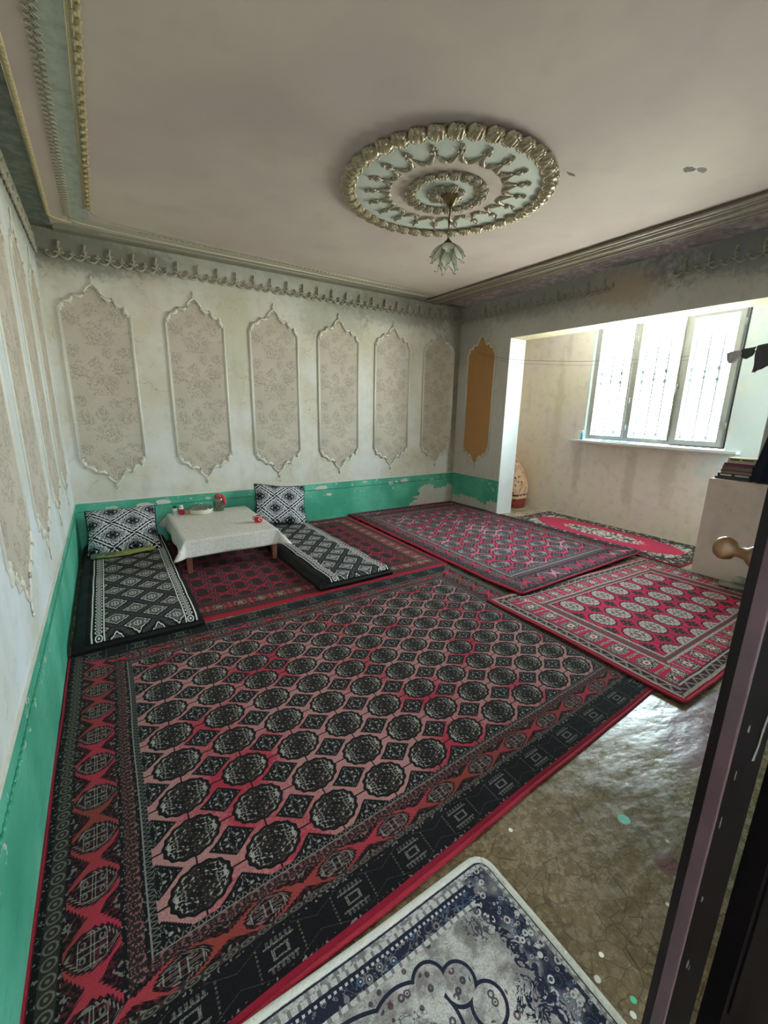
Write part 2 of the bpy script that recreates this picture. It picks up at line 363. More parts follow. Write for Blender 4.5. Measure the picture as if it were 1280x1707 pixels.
def lino():
    g = G('worn_linoleum'); X = g.obj(); g.sep = X; x, y, z = X
    d1 = g.noise(3., 2); v1 = g.vor(21., g.xyz(x + d1 * .05, y + g.noise(5., 2) * .05), 'DISTANCE_TO_EDGE'); v2 = g.vor(52., g.xyz(x + d1 * .1, y), 'DISTANCE_TO_EDGE')
    n = g.noise(28., 4, rough=.7); nb = g.noise(2.2, 3); waves = g.noise(1., 3, vec=g.xyz(x * 5. - y * 3., x * 3. + y * 11.))
    c = g.mix(g.sm(n, .35, .7), lin((116, 98, 70)), lin((150, 130, 100)))
    c = g.mix(g.sm(nb, .4, .7) * .5, c, lin((96, 84, 60)))
    c = g.mix(g.sm(v2, .06, .01) * .5, c, lin((84, 72, 52))); c = g.mix(g.sm(v1, .035, .008) * .72, c, lin((70, 60, 44)))
    c = g.mix(g.sm(x, 5.0, 5.15), c, g.mix(g.sm(n, .4, .7), lin((196, 186, 164)), lin((168, 160, 138))))
    def spot(cx, cy, r, col, f=1.):
        return g.hyp(x - cx, y - cy) + (n - .5) * r * .9, r, col, f
    for cx, cy, r, col, f in [(1.83, -4.63, .022, (130, 214, 196), .8), (1.79, -4.80, .042, (96, 44, 52), .75), (1.36, -4.82, .007, (232, 230, 222), 1), (1.30, -4.845, .009, (214, 214, 200), 1), (1.34, -4.92, .008, (86, 190, 140), 1), (1.31, -4.935, .008, (224, 224, 214), 1), (1.88, -4.76, .007, (206, 190, 170), 1), (1.43, -4.43, .008, (240, 240, 240), 1), (1.66, -4.86, .006, (220, 214, 200), 1), (2.0, -4.55, .006, (216, 216, 206), 1)]:
        q, r, col, f = spot(cx, cy, r, col, f)
        c = g.mix(g.sm(q, r * 1.1, r * .85) * f, c, lin(col))
    c = g.mix(g.sm(g.hyp((x - 2.75) / .5, (y + 4.62) / .18) + (n - .5) * .3, 1., .8) * .45, c, lin((150, 112, 140)))
    return g.end(c, g.sm(n * .5 + waves * .5, .3, .7, .16, .36), waves * .5 + n * .015, .012, spec=.5)
M['lino'] = lino()
def paper():
    g = G('floral_wallpaper'); u, v = g.uv()
    b1 = g.noise(16., 3, rough=.65); b3 = g.noise(3., 1); v1 = g.vor(62.); v2 = g.vor(34.); wp = g.noise(30., 2, dist=2.)
    vv = g.fr(v / .47) * .47
    q = None
    for (cx, cy, r) in ((.30, .11, .125), (.10, .24, .075), (.46, .27, .085), (.25, .31, .06), (.50, .43, .07), (.08, .42, .06), (.36, .40, .045)):
        k = g.hyp(u - cx, vv - cy) / r
        q = k if q is None else g.mn(q, k)
    q = q + (b1 - .5) * 2.6
    mask = q < 1.02
    c = g.mix(g.sm(b3, .35, .65), lin((208, 197, 182)), lin((200, 190, 174)))
    leaf = g.mx((v1 < .40), g.rng(wp, .46, .50))
    c = g.mix(leaf * mask * .55, c, lin((150, 140, 130)))
    c = g.mix(g.rng(v2, .22, .32) * (q < .7) * .5, c, lin((122, 110, 102)))
    c = g.mix((v2 < .2) * (q < .45) * .6, c, lin((178, 142, 136)))
    c = g.mix(g.rng(g.noise(6., 2, dist=1.2), .494, .504) * (q < 1.9) * .5, c, lin((150, 138, 126)))
    return g.end(c, .85, b1, .001, spec=.2)
M['paper'] = paper()
M['board'] = flat('bare_hardboard', (196, 146, 90), .7, .07, 5)
M['mould'] = flat('whitewashed_plaster_moulding', (230, 227, 214), .5, .08, 40)
M['gold'] = flat('tarnished_gold_moulding', (204, 188, 146), .5, .2, 60, metal=.12)
M['goldp'] = flat('bronze_painted_plaster', (196, 182, 152), .38, .16, 40, metal=.25, spec=.6)
M['mintm'] = flat('greyish_gold_plaster', (176, 166, 144), .42, .14, 50, metal=.2, spec=.5)
def med_mat():
    g = G('medallion_paint'); X = g.obj(); x, y, z = X; r = g.hyp(x, y); n = g.noise(9., 3)
    mint = g.mix(g.sm(n, .4, .7), lin((206, 216, 206)), lin((214, 216, 208))); pk = g.mix(g.sm(n, .4, .7), lin((210, 196, 184)), lin((204, 186, 178)))
    th = g.at(y, x)
    c = g.mix(r < (.45 + .03 * g.sin(th * 20.)), mint, pk); c = g.mix(r < .235, c, mint); c = g.mix(r < .11, c, pk)
    return g.end(c, .7, n, .002)
M['med'] = med_mat()
M['frame'] = flat('dusty_white_pvc', (176, 178, 174), .45, .05, 10, spec=.3)
M['sill'] = flat('white_sill_board', (222, 224, 222), .4, .04, 8)
M['gasket'] = flat('black_gasket', (40, 48, 56), .5)
M['iron'] = flat('grey_painted_iron', (84, 88, 90), .7)
M['wood'] = flat('turned_birch_knob', (120, 80, 44), .35, .2, 18, coat=.5)
M['legwood'] = flat('brown_wooden_leg', (136, 84, 62), .6, .18, 14)
def door_mat():
    g = G('maroon_gloss_paint'); X = g.obj(); n = g.noise(5., 3); ch = g.noise(22., 4, rough=.7)
    c = g.mix(g.sm(n, .4, .7), lin((26, 12, 16)), lin((14, 9, 12)))
    chip = (ch > .735) * (X[2] < 1.25)
    c = g.mix(chip, c, lin((176, 168, 150)))
    return g.end(c, .35, chip * -1., .001, spec=.25)
M['door'] = door_mat()
M['doorface'] = flat('dark_maroon_paint', (13, 8, 10), .6, .1, 6, spec=.06)
M['chip'] = flat('pale_paint_drip', (96, 93, 84), .6)
M['mauve'] = flat('mauve_sheen_edge', (92, 66, 74), .35, .35, 9, coat=.2)  # reflection on the maroon gloss edge, put into the colour
M['binding'] = flat('ivory_overlock_binding', (222, 220, 210), .9, .12, 160, bump=.004)
M['redbind'] = flat('red_fringe_binding', (172, 32, 58), .9, .2, 160, bump=.004)
M['blackcloth'] = flat('black_cotton', (24, 23, 26), .9, .2, 60, bump=.002)
def cloth_mat():
    g = G('embossed_oilcloth'); X = g.obj(); x, y, z = X; n = g.noise(60., 3); m_ = g.noise(9., 2)
    q = g.hyp((g.fr(x / .11 + g.noise(3., 1) * 1.2) - .5) * 1., (g.fr(y / .13 + g.noise(4., 1)) - .5) * 1.6)
    c = g.mix(g.sm(n, .4, .7), lin((228, 223, 215)), lin((210, 205, 197)))
    c = g.mix((q < .16) * .7, c, lin((240, 238, 232)))
    return g.end(c, .42, n + m_, .003, spec=.4)
M['cloth'] = cloth_mat()

# ---------------------------------------------------------------- mesh kit
class MB:
    def __init__(s): s.v = []; s.f = []; s.uv = {}
    def box(s, x0, x1, y0, y1, z0, z1):
        n = len(s.v); s.v += [(x, y, z) for z in (z0, z1) for y in (y0, y1) for x in (x0, x1)]
        for q in ((0, 2, 3, 1), (4, 5, 7, 6), (0, 1, 5, 4), (2, 6, 7, 3), (0, 4, 6, 2), (1, 3, 7, 5)): s.f.append(tuple(n + i for i in q))
        return s
    def tube(s, pts, r, k=6, sq=(1, 1), up=None, cap=True, closed=False):
        pts = [Vector(p) for p in pts]; n0 = len(s.v); m = len(pts)
        rs = r if isinstance(r, (list, tuple)) else [r] * m
        prev = None
        for i, p in enumerate(pts):
            if closed: d = pts[(i + 1) % m] - pts[i - 1]
            else: d = pts[min(i + 1, m - 1)] - pts[max(i - 1, 0)]
            d = d.normalized() if d.length > 1e-9 else Vector((0, 0, 1))
            a = Vector(up) if up else (prev or (Vector((0, 0, 1)) if abs(d.z) < .9 else Vector((1, 0, 0))))
            b = d.cross(a); b = b.normalized() if b.length > 1e-6 else Vector((1, 0, 0)); a = b.cross(d); prev = a
            for j in range(k):
                t = 2 * PI * j / k; s.v.append(tuple(p + b * cos(t) * rs[i] * sq[0] + a * sin(t) * rs[i] * sq[1]))
        for i in range(m if closed else m - 1):
            for j in range(k):
                A = n0 + i * k; B = n0 + ((i + 1) % m) * k
                s.f.append((A + j, A + (j + 1) % k, B + (j + 1) % k, B + j))
        if cap and not closed:
            s.f.append(tuple(n0 + j for j in range(k))[::-1]); s.f.append(tuple(n0 + (m - 1) * k + j for j in range(k)))
        return s
    def ball(s, c, r, sc=(1, 1, 1), k=8, h=5, rot=None):
        n0 = len(s.v); c = Vector(c)
        for i in range(1, h):
            for j in range(k):
                a = PI * i / h; b = 2 * PI * j / k
                p = Vector((sin(a) * cos(b) * r * sc[0], sin(a) * sin(b) * r * sc[1], cos(a) * r * sc[2]))
                if rot: p = rot @ p
                s.v.append(tuple(c + p))
        t = Vector((0, 0, r * sc[2])); t = rot @ t if rot else t
        s.v += [tuple(c + t), tuple(c - t)]; T = len(s.v) - 2
        for i in range(h - 2):
            for j in range(k): s.f.append((n0 + i * k + j, n0 + (i + 1) * k + j, n0 + (i + 1) * k + (j + 1) % k, n0 + i * k + (j + 1) % k))
        for j in range(k):
            s.f.append((T, n0 + j, n0 + (j + 1) % k)); s.f.append((T + 1, n0 + (h - 2) * k + (j + 1) % k, n0 + (h - 2) * k + j))
        return s
    def lathe(s, prof, c=(0, 0, 0), k=20, capb=True, capt=True, rot=None):
        n0 = len(s.v); c = Vector(c)
        for (r, z) in prof:
            for j in range(k):
                t = 2 * PI * j / k; p = Vector((r * cos(t), r * sin(t), z)); p = rot @ p if rot else p
                s.v.append(tuple(c + p))
        for i in range(len(prof) - 1):
            for j in range(k): s.f.append((n0 + i * k + j, n0 + i * k + (j + 1) % k, n0 + (i + 1) * k + (j + 1) % k, n0 + (i + 1) * k + j))
        if capb: s.f.append(tuple(n0 + j for j in range(k))[::-1])
        if capt: s.f.append(tuple(n0 + (len(prof) - 1) * k + j for j in range(k)))
        return s
    def grid(s, nu, nv, fn, back=None):
        """fn(a,b) a,b in 0..1 -> (pos, uv)"""
        n0 = len(s.v)
        for j in range(nv + 1):
            for i in range(nu + 1):
                p, q = fn(i / nu, j / nv); s.uv[len(s.v)] = q; s.v.append(tuple(p))
        for j in range(nv):
            for i in range(nu):
                A = n0 + j * (nu + 1) + i; s.f.append((A, A + 1, A + nu + 2, A + nu + 1))
        return s
    def poly(s, pts, th, axis=(0, 0, 1)):
        n = len(pts); n0 = len(s.v); ax = Vector(axis) * th
        s.v += [tuple(p) for p in pts] + [tuple(Vector(p) + ax) for p in pts]
        s.f.append(tuple(range(n0, n0 + n))[::-1]); s.f.append(tuple(range(n0 + n, n0 + 2 * n)))
        for i in range(n): s.f.append((n0 + i, n0 + (i + 1) % n, n0 + n + (i + 1) % n, n0 + n + i))
        return s
    def build(s, name, mat, parent=None, smooth=False, uvf=None, loc=None, rot=None, bevel=0, sub=0):
        me = bpy.data.meshes.new(name); me.from_pydata(s.v, [], s.f)
        if uvf or s.uv:
            L = me.uv_layers.new(name='uv')
            for lp in me.loops:
                vi = lp.vertex_index
                L.data[lp.index].uv = uvf(s.v[vi]) if uvf else s.uv.get(vi, (0, 0))
        me.materials.append(mat)
        if smooth: me.polygons.foreach_set('use_smooth', [True] * len(me.polygons))
        me.update()
        o = bpy.data.objects.new(name, me); COL.objects.link(o)
        if parent: o.parent = parent
        if loc: o.location = loc
        if rot: o.rotation_euler = rot
        if bevel:
            b = o.modifiers.new('b', 'BEVEL'); b.width = bevel; b.segments = 2; b.limit_method = 'ANGLE'
        if sub:
            b = o.modifiers.new('s', 'SUBSURF'); b.levels = sub; b.render_levels = sub
        return o

def tag(o, label, cat, group=None, kind=None):
    o['label'] = label; o['category'] = cat
    if group: o['group'] = group
    if kind: o['kind'] = kind
    return o
def struct(o): o['kind'] = 'structure'; return o
def empty(name, loc=(0, 0, 0), rot=(0, 0, 0)):
    o = bpy.data.objects.new(name, None); COL.objects.link(o); o.location = loc; o.rotation_euler = rot; return o
def copy(o, parent=None, name=None):
    c = o.copy(); COL.objects.link(c); c.parent = parent; return c
def copy_tree(o, parent=None):
    c = copy(o, parent)
    for ch in list(o.children): copy_tree(ch, c)
    return c
def arc(p, q, bulge, n=6):
    """points of an arc from p to q in 2d bulging to the left of p->q"""
    p, q = Vector(p), Vector(q); d = q - p; nrm = Vector((-d.y, d.x))
    return [p + d * t + nrm * bulge * 4 * t * (1 - t) for t in [i / n for i in range(n + 1)]]

W, H, OPY0, OPY1, BZ, RX2, AX = 5.07, 3.0, -.99, -3.87, 2.455, 5.38, 5.98
FY = -4.985     # inner face of the front wall

# ---------------------------------------------------------------- room shell
struct(MB().box(-.6, 7., -8, .3, -.1, 0).build('floor', M['lino']))
ceiling = struct(MB().box(-.2, RX2, -5.15, .2, H, H + .1).build('ceiling', M['ceiling']))
wall_back = struct(MB().box(-.2, 6.3, 0, .2, 0, H).build('wall_back', M['wall_back']))
wall_left = struct(MB().box(-.2, 0, -5.0, 0, 0, H).build('wall_left', M['wall_left']))
b = MB(); b.box(W, RX2, OPY0, 0, 0, H); b.box(W, RX2, OPY1, OPY0, BZ, H); b.box(W, RX2, -5.0, OPY1, 0, H)
wall_right = struct(b.build('wall_right', M['wall_right']))
# linings inside the opening; window and ground light put into their colours
lin_ = MB(); lin_.box(W + .004, RX2 + .002, OPY0 - .004, OPY0 + .001, 0, BZ).build('jamb_lining', M['reveal'], wall_right)
M['soffit'] = flat('soffit_ground_glow', (222, 210, 176), .7, .06, 12)
MB().box(W + .004, RX2 + .002, OPY1, OPY0, BZ - .004, BZ + .001).build('beam_soffit', M['soffit'], wall_right)
b = MB(); b.box(-.2, .03, -5.12, FY, 0, H); b.box(.03, 1.80, -5.12, FY, 2.25, H); b.box(1.80, RX2, -5.12, FY, 0, H)
struct(b.build('wall_front', M['wall_left']))
# annex shell
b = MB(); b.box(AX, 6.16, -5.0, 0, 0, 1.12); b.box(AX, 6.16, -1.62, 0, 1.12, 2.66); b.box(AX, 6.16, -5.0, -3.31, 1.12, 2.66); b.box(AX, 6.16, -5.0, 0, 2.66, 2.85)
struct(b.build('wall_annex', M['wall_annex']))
struct(MB().box(RX2, 6.16, -5.0, 0, 2.8, 2.9).build('ceiling_annex', M['reveal']))
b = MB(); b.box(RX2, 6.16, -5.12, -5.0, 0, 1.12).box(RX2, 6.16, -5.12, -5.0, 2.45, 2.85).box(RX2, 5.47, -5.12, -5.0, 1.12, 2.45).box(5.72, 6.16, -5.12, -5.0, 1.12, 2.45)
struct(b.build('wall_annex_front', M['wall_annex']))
struct(MB().box(RX2, AX, -.32, 0, 0, 2.8).build('wall_annex_back', M['wall_annex']))
# passage behind the camera; its high end opening is added for fill light
b = MB(); b.box(-.5, -.4, -7.3, -5.12, 0, 2.9); b.box(2.6, 2.7, -7.3, -5.12, 0, 2.9); b.box(-.5, 2.7, -7.4, -7.3, 0, 1.6); b.box(-.5, 2.7, -7.4, -7.3, 2.2, 2.9); b.box(-.5, .4, -7.4, -7.3, 1.6, 2.2); b.box(.9, 2.7, -7.4, -7.3, 1.6, 2.2); b.box(-.5, 2.7, -7.4, -5.12, 2.9, 3.0)
struct(b.build('wall_passage', M['reveal']))
# low pier at the end of the opening
M['pier'] = wall_mat('grey_scuffed_plaster', dado=0, ax=1, crack=.5, soot=.1, upper=lin((230, 210, 200)), lower=lin((238, 220, 212)), stain_or_glow=[(-3.72, .88, .05, .015, (206, 190, 172), .4), (-3.7, .45, .05, .2, (206, 190, 180), .4)])
pier = MB().box(4.985, RX2, -4.02, -3.575, 0, .93).build('wall_pier', M['pier'], bevel=.006); struct(pier)

# ---------------------------------------------------------------- dado line, cornices
def rope(name, P0, P1, r, step, parent, mat, up):
    P0, P1 = Vector(P0), Vector(P1); L = (P1 - P0).length; d = (P1 - P0) / L; n = int(L / step); b = MB()
    for i in range(n):
        c = P0 + d * (i + .5) * step
        b.tube([c - d * step * .4 - Vector(up) * r * .7, c + d * step * .4 + Vector(up) * r * .7], r, 5)
    o = b.build(name, mat, parent, True); o['kind'] = 'stuff'; return o
M['green'] = flat('green_gloss_relief', (60, 160, 128), .4, .12, 20)
rope('bead_line', (.02, -.002, .415), (5.0, -.002, .415), .005, .035, wall_back, M['green'], (0, 0, 1))
rope('bead_line', (.002, -4.9, .415), (.002, -.02, .415), .005, .035, wall_left, M['green'], (0, 0, 1))
MB().box(0, W, -.006, 0, .5, .512).build('dado_ledge', M['mould'], wall_back)
MB().box(0, .008, -4.98, 0, .5, .515).build('dado_ledge', M['mould'], wall_left)

# cornices on the ceiling: trim_1 left gold edge, trim_2 diamonds, trim_3 inner gold band, trim_4 back, trim_5 right
CH = [(.435, -4.98), (.435, -.66), (.47, -.58), (.60, -.48), (.9, -.425), (W - .66, -.30)]
def strip(path, r, k=8, sq=(1, .6), z=H):
    return MB().tube([(x, y, z) for x, y in path], r, k, sq, up=(0, 0, 1))
t1 = struct(strip([(.15, -4.98), (.15, -.35), (.19, -.30), (.30, -.27)], .016).build('trim_1', M['gold'], None, True))
b = MB()
for i in range(118):
    y = -4.95 + i * .039
    b.tube([(.140, y, 2.992), (.160, y + .02, 2.992)], .0045, 5)
o = b.build('acanthus_relief', M['gold'], t1, True); o['kind'] = 'stuff'
M['friezep'] = flat('dusty_plaster_relief', (184, 178, 160), .65, .16, 50)
M['friezep2'] = flat('greyed_cornice_plaster', (176, 170, 150), .6, .14, 40)
t2 = struct(strip([(.30, -.34), (.36, -.30), (.6, -.26), (1.2, -.22), (4.3, -.16)], .007).build('trim_2', M['mould'], None, True))
dm = MB(); q = .027
for (p, r_) in (((0, 0, 0), q), ((0, 0, 0), q * .45)): dm.tube([(r_ * 1.0, 0, 0), (0, r_, 0), (-r_ * 1.0, 0, 0), (0, -r_, 0)], .0034, 4, closed=True)
d0 = dm.build('diamond_relief', M['friezep'], t2, False, loc=(.283, -.42, 2.996)); 
for i in range(1, 98):
    c = copy(d0, t2); c.location = (.283, -.42 - i * .0465, 2.996)
t3 = struct(strip(CH[:2], .014).build('trim_3', M['gold'], None, True))
strip(CH[1:], .010).build('cornice_ridge', M['friezep2'], t3, True)
strip([(x - .03, y) for x, y in CH[:2]], .008).build('inner_bead', M['gold'], t3, True)
b = MB()
for i in range(105):
    y = -4.95 + i * .041
    b.ball((.433 + .008 * (-1) ** i, y, 2.988), .013, (1.0, 1.35, .6), 6, 4, Matrix.Rotation(.5 * (-1) ** i, 3, 'Z'))
o = b.build('leaf_relief', M['gold'], t3, True); o['kind'] = 'stuff'
t4 = struct(MB().box(.16, W, -.10, 0, H - .018, H).build('trim_4', flat('dirty_cornice', (150, 146, 130), .7, .1, 8)))
for yy, r_ in ((-.11, .008), (-.20, .006), (-.335, .007)): strip([(.5, yy), (4.55, yy + .03)], r_).build('cornice_ridge', M['mould'], t4, True)
rope('cornice_beads', (.8, -.375, 2.997), (4.3, -.27, 2.997), .006, .05, t4, M['friezep2'], (0, .6, 0))
M['ribs'] = flat('soiled_white_ribs', (196, 184, 168), .5, .2, 30)
t5 = struct(MB().box(4.70, W, FY, 0, H - .012, H).build('trim_5', M['ceiling']))
MB().box(4.34, 4.70, FY, -.0, H - .02, H).build('cornice_base', flat('grey_brown_cornice', (120, 108, 98), .6, .2, 12), t5)
for xx, r_ in ((4.36, .016), (4.43, .012), (4.50, .022), (4.57, .010), (4.63, .015), (4.69, .010)):
    MB().tube([(xx, FY, H - .02), (xx, -.02, H - .02)], r_, 8, up=(0, 0, 1)).build('cornice_rib', M['ribs'], t5, True)

# ---------------------------------------------------------------- plaster friezes
def frieze_mesh():
    b = MB(); T0, B0 = b.tube, b.ball
    b.tube = lambda p, r, k=6, **kw: T0(p, [x * 1.45 for x in r] if isinstance(r, list) else r * 1.45, k, **kw)
    b.ball = lambda c, r, *a_, **kw: B0(c, r * 1.35, *a_, **kw)
    q = lambda L, d=-.0145: [(x, d, z) for x, z in L]
    for s in (-1, 1):
        b.tube(q([(p.x, p.y) for p in arc((s * .097, .012), (s * .006, .012), -.32 * -s, 6)]), [.003, .006, .008, .009, .008, .006, .003], 5)
        b.tube(q([(s * .004, .02), (s * .022, .034), (s * .036, .03), (s * .034, .02)]), [.006, .006, .005, .003], 5)
        b.tube(q([(s * .004, .055), (s * .016, .066), (s * .024, .06)]), [.005, .005, .003], 5)
        b.tube(q([(s * .097, .018), (s * .084, .034), (s * .074, .030)]), [.006, .006, .003], 5)
        b.ball((s * .05, -.005, .002), .006, (1, 1, 1), 6, 4); b.ball((s * .062, -.006, .012), .005, (1, 1, 1), 6, 4)
    b.tube(q([(0, .005), (.003, .05), (-.002, .075), (.003, .105)]), [.004, .008, .006, .008], 5)
    b.ball((.004, -.008, .115), .009, (1, 1, 1.3), 6, 4); b.ball((-.006, -.008, .104), .006, (1, 1, 1), 6, 4)
    b.tube(q([(.097, .01), (.099, .03), (.095, .048)]), [.006, .006, .005], 5)
    b.ball((.097, -.007, .052), .007, (1, 1, 1.2), 6, 4)
    return b

fm = frieze_mesh(); fm.v = [(x, min(y, .001) - .0005, z) for x, y, z in fm.v]
fb = empty('plaster_frieze', (0, 0, 2.785)); tag(fb, 'row of plaster scroll finials above the six floral panels of the back wall', 'frieze', 'plaster friezes')
f0 = fm.build('frieze_motif', M['friezep'], fb, True, loc=(.175, 0, 0))
for i in range(1, 25):
    c = copy(f0, fb); c.location = (.175 + i * .195, 0, 0)
fl = empty('plaster_frieze', (0, 0, 2.785)); tag(fl, 'row of plaster scroll finials high on the left wall, seen at a steep angle', 'frieze', 'plaster friezes')
for i in range(20):
    c = copy(f0, fl); c.location = (0, -.16 - i * .195, 0); c.rotation_euler = (0, 0, PI / 2)
fr = empty('plaster_frieze', (W, 0, 2.785)); tag(fr, 'broken row of dark scroll finials on the beam above the wide opening', 'frieze', 'plaster friezes')
for i in [0, 1, 2, 3, 4, 5, 6, 7, 8, 9, 10, 11, 15, 16, 17, 18, 19]:
    c = copy(f0, fr); c.location = (0, -.1 - i * .195, 0); c.rotation_euler = (0, 0, -PI / 2)

# ---------------------------------------------------------------- arched wall panels with plaster frames
HW = .288
TOP = [((HW, 1.42), (.262, 1.492), -.30), ((.262, 1.492), (.165, 1.555), -.32), ((.165, 1.555), (.068, 1.578), -.30), ((.068, 1.578), (0, 1.655), .12)]
def lobe(s, flip):
    out = []
    for (p, q, bl) in TOP:
        A = arc(p, q, -bl, 6)
        if flip: A = [Vector((a.x, 1.42 - a.y)) for a in A]
        out.append([Vector((a.x * s, a.y)) for a in A])
    return out
def outline():
    pts = []
    for A in lobe(1, False): pts += A[:-1]
    pts.append(Vector((0, 1.655)))
    L = []
    for A in lobe(-1, False): L += A[:-1]
    pts += L[::-1]
    B = []
    for A in lobe(-1, True): B += A[:-1]
    pts += B; pts.append(Vector((0, -.235)))
    B = []
    for A in lobe(1, True): B += A[:-1]
    pts += B[::-1]
    return pts
def make_panel(face_mat, face_name, mm):
    root = empty('wall_panel')
    o = outline(); n = len(o)
    b = MB(); b.v = [(0, -.004, .71)] + [(p.x, -.004, p.y) for p in o] + [(p.x, 0, p.y) for p in o]
    for i in range(n): b.f.append((0, 1 + i, 1 + (i + 1) % n)); b.f.append((1 + i, 1 + n + i, 1 + n + (i + 1) % n, 1 + (i + 1) % n))
    b.build(face_name, face_mat, root, uvf=lambda v: (v[0] + .3, v[2] + .3))
    for s in (-1, 1):
        MB().tube([(s * HW, -.004, 0), (s * HW, -.004, 1.42)], .013, 8, up=(0, -1, 0)).tube([(s * (HW - .017), -.004, 0), (s * (HW - .015), -.004, 1.42)], .005, 6, up=(0, -1, 0)).build('side_moulding', mm, root, True)
    for flip, nm in ((False, 'crown_moulding'), (True, 'foot_moulding')):
        b = MB()
        for s in (-1, 1):
            for k, A in enumerate(lobe(s, flip)):
                rr = [.008, .014, .018, .019, .018, .013, .007] if k < 3 else [.008, .012, .012, .010, .009, .008, .008]
                b.tube([(p.x, -.006, p.y) for p in A], rr, 6)
                for t in (0, 6):
                    p = A[t]; cx = p.x * .93; cz = .71 + (p.y - .71) * .982
                    if k < 3 or t == 0: b.ball((cx, -.014, cz), .0135, (1, 1, 1), 7, 5)
                p = A[3]; b.ball((p.x * .94, -.010, .71 + (p.y - .71) * .975), .007, (1, 1, 1), 6, 4)
        b.build(nm, mm, root, True)
        sg = -1 if flip else 1; z0 = -.235 if flip else 1.655
        b = MB().tube([(0, -.006, z0), (0, -.008, z0 + sg * .03), (.004, -.008, z0 + sg * .055)], [.007, .006, .008], 6)
        b.tube([(0, -.008, z0 + sg * .01), (-.013, -.008, z0 + sg * .03), (-.008, -.008, z0 + sg * .048)], [.004, .005, .003], 5)
        b.tube([(0, -.008, z0 + sg * .01), (.015, -.008, z0 + sg * .028), (.012, -.008, z0 + sg * .045)], [.004, .005, .003], 5)
        b.ball((.004, -.01, z0 + sg * .062), .010, (1, 1, 1.2), 7, 5)
        b.build('finial', mm, root, True)
    return root
panel0 = make_panel(M['paper'], 'wallpaper', M['mould'])
BACK = [(.39, 'arched floral wallpaper panel on the back wall beside the left corner'), (1.28, 'arched floral wallpaper panel on the back wall, second from the left corner'),
        (2.14, 'arched floral wallpaper panel on the back wall above the right patterned pillow'), (2.99, 'arched floral wallpaper panel on the back wall, fourth from the left corner'),
        (3.83, 'arched floral wallpaper panel on the back wall, next to the stained last one'), (4.67, 'browner stained floral wallpaper panel on the back wall next to the orange-brown board')]
for i, (x, lb) in enumerate(BACK):
    p = panel0 if i == 0 else copy_tree(panel0)
    p.location = (x, 0, .93); tag(p, lb, 'wall panel', 'arched panels on the back wall')
LEFT = [(-.65, 'arched floral panel on the left wall nearest to the corner with the back wall'), (-1.45, 'arched floral panel on the left wall, second from the corner, above the first mattress'),
        (-2.25, 'arched floral panel on the left wall, third from the corner with the back wall'), (-3.05, 'largest arched floral panel on the left wall, cut by the photo edge')]
for y, lb in LEFT:
    p = copy_tree(panel0); p.location = (0, y, .93); p.rotation_euler = (0, 0, PI / 2); p.scale = (1, .55, 1); tag(p, lb, 'wall panel', 'arched panels on the left wall')
p7 = make_panel(M['board'], 'bare_board', M['mould']); p7.location = (W, -.475, .93); p7.rotation_euler = (0, 0, -PI / 2); p7.scale = (.95, 1, .97)
tag(p7, 'arched panel filled with plain orange-brown board on the wall beside the opening', 'wall panel')

# ---------------------------------------------------------------- ceiling medallion
MC = Vector((2.55, -2.54, H))
med = empty('ceiling_medallion', MC); tag(med, 'large round plaster ceiling medallion with gilt shell rim and mint field', 'medallion')
MB().lathe([(.68, 0), (.68, -.012), (.645, -.016), (.45, -.018), (.24, -.022), (.0001, -.024)], k=64, capt=False).build('disc', M['med'], med, True)
def petal(w_, l_, h_):
    b = MB(); nu, nv = 10, 7
    def fn(a_, b_):
        t = (a_ - .5) * 2; s_ = b_
        wid = w_ * (.45 + .55 * sin(PI * (s_ * .72 + .16))) 
        x = t * wid; y = (s_ - .5) * l_ + .15 * l_ * (1 - t * t) * (s_ - .3)
        z = -h_ * math.sqrt(max(0, 1 - t * t * .98)) * sin(PI * min(1, s_ * .85 + .12)) ** .6 - .006 * cos(t * 9) * s_ * (1 - t * t)
        return (x, y, z), (0, 0)
    b.grid(nu, nv, fn)
    for t in (-.6, 0, .6): b.tube([(t * w_ * .5, -l_ * .45, -h_ * .6), (t * w_ * .9, 0, -h_ * (1.15 - .3 * abs(t))), (t * w_ * .7, l_ * .4, -h_ * .7)], [.003, .006, .003], 5)
    for t, q_ in ((-.62, -.34), (-.32, -.45), (0, -.49), (.32, -.45), (.62, -.34)): b.ball((t * w_, l_ * q_, -h_ * .55), l_ * .13, (1, 1, .9), 7, 4)
    for t, q_ in ((-.75, .05), (.75, .05), (-.4, .42), (.4, .42), (0, .5)): b.ball((t * w_, l_ * q_, -h_ * .45), l_ * .15, (1.1, 1, 1), 7, 4)
    b.uv = {}
    return b
NP = 40
pt = petal(.055, .094, .044).build('rim_shell', M['goldp'], med, True)
for i in range(NP):
    o = pt if i == 0 else copy(pt, med); t = 2 * PI * i / NP
    o.location = (.688 * cos(t), .688 * sin(t), -.006); o.rotation_euler = (0, 0, t - PI / 2 + .22)
NI = 20
pi_ = petal(.038, .078, .026).build('inner_shell', M['mintm'], med, True)
for i in range(NI):
    o = pi_ if i == 0 else copy(pi_, med); t = 2 * PI * (i + .5) / NI
    o.location = (.252 * cos(t), .252 * sin(t), -.020); o.rotation_euler = (0, 0, t + PI / 2)
for i in range(7):
    o = copy(pi_, med); o.name = 'rosette_leaf'; t = 2 * PI * i / 7
    o.location = (.085 * cos(t), .085 * sin(t), -.022); o.rotation_euler = (0, 0, t - PI / 2); o.scale = (1.15, 1.1, 1)
b = MB()
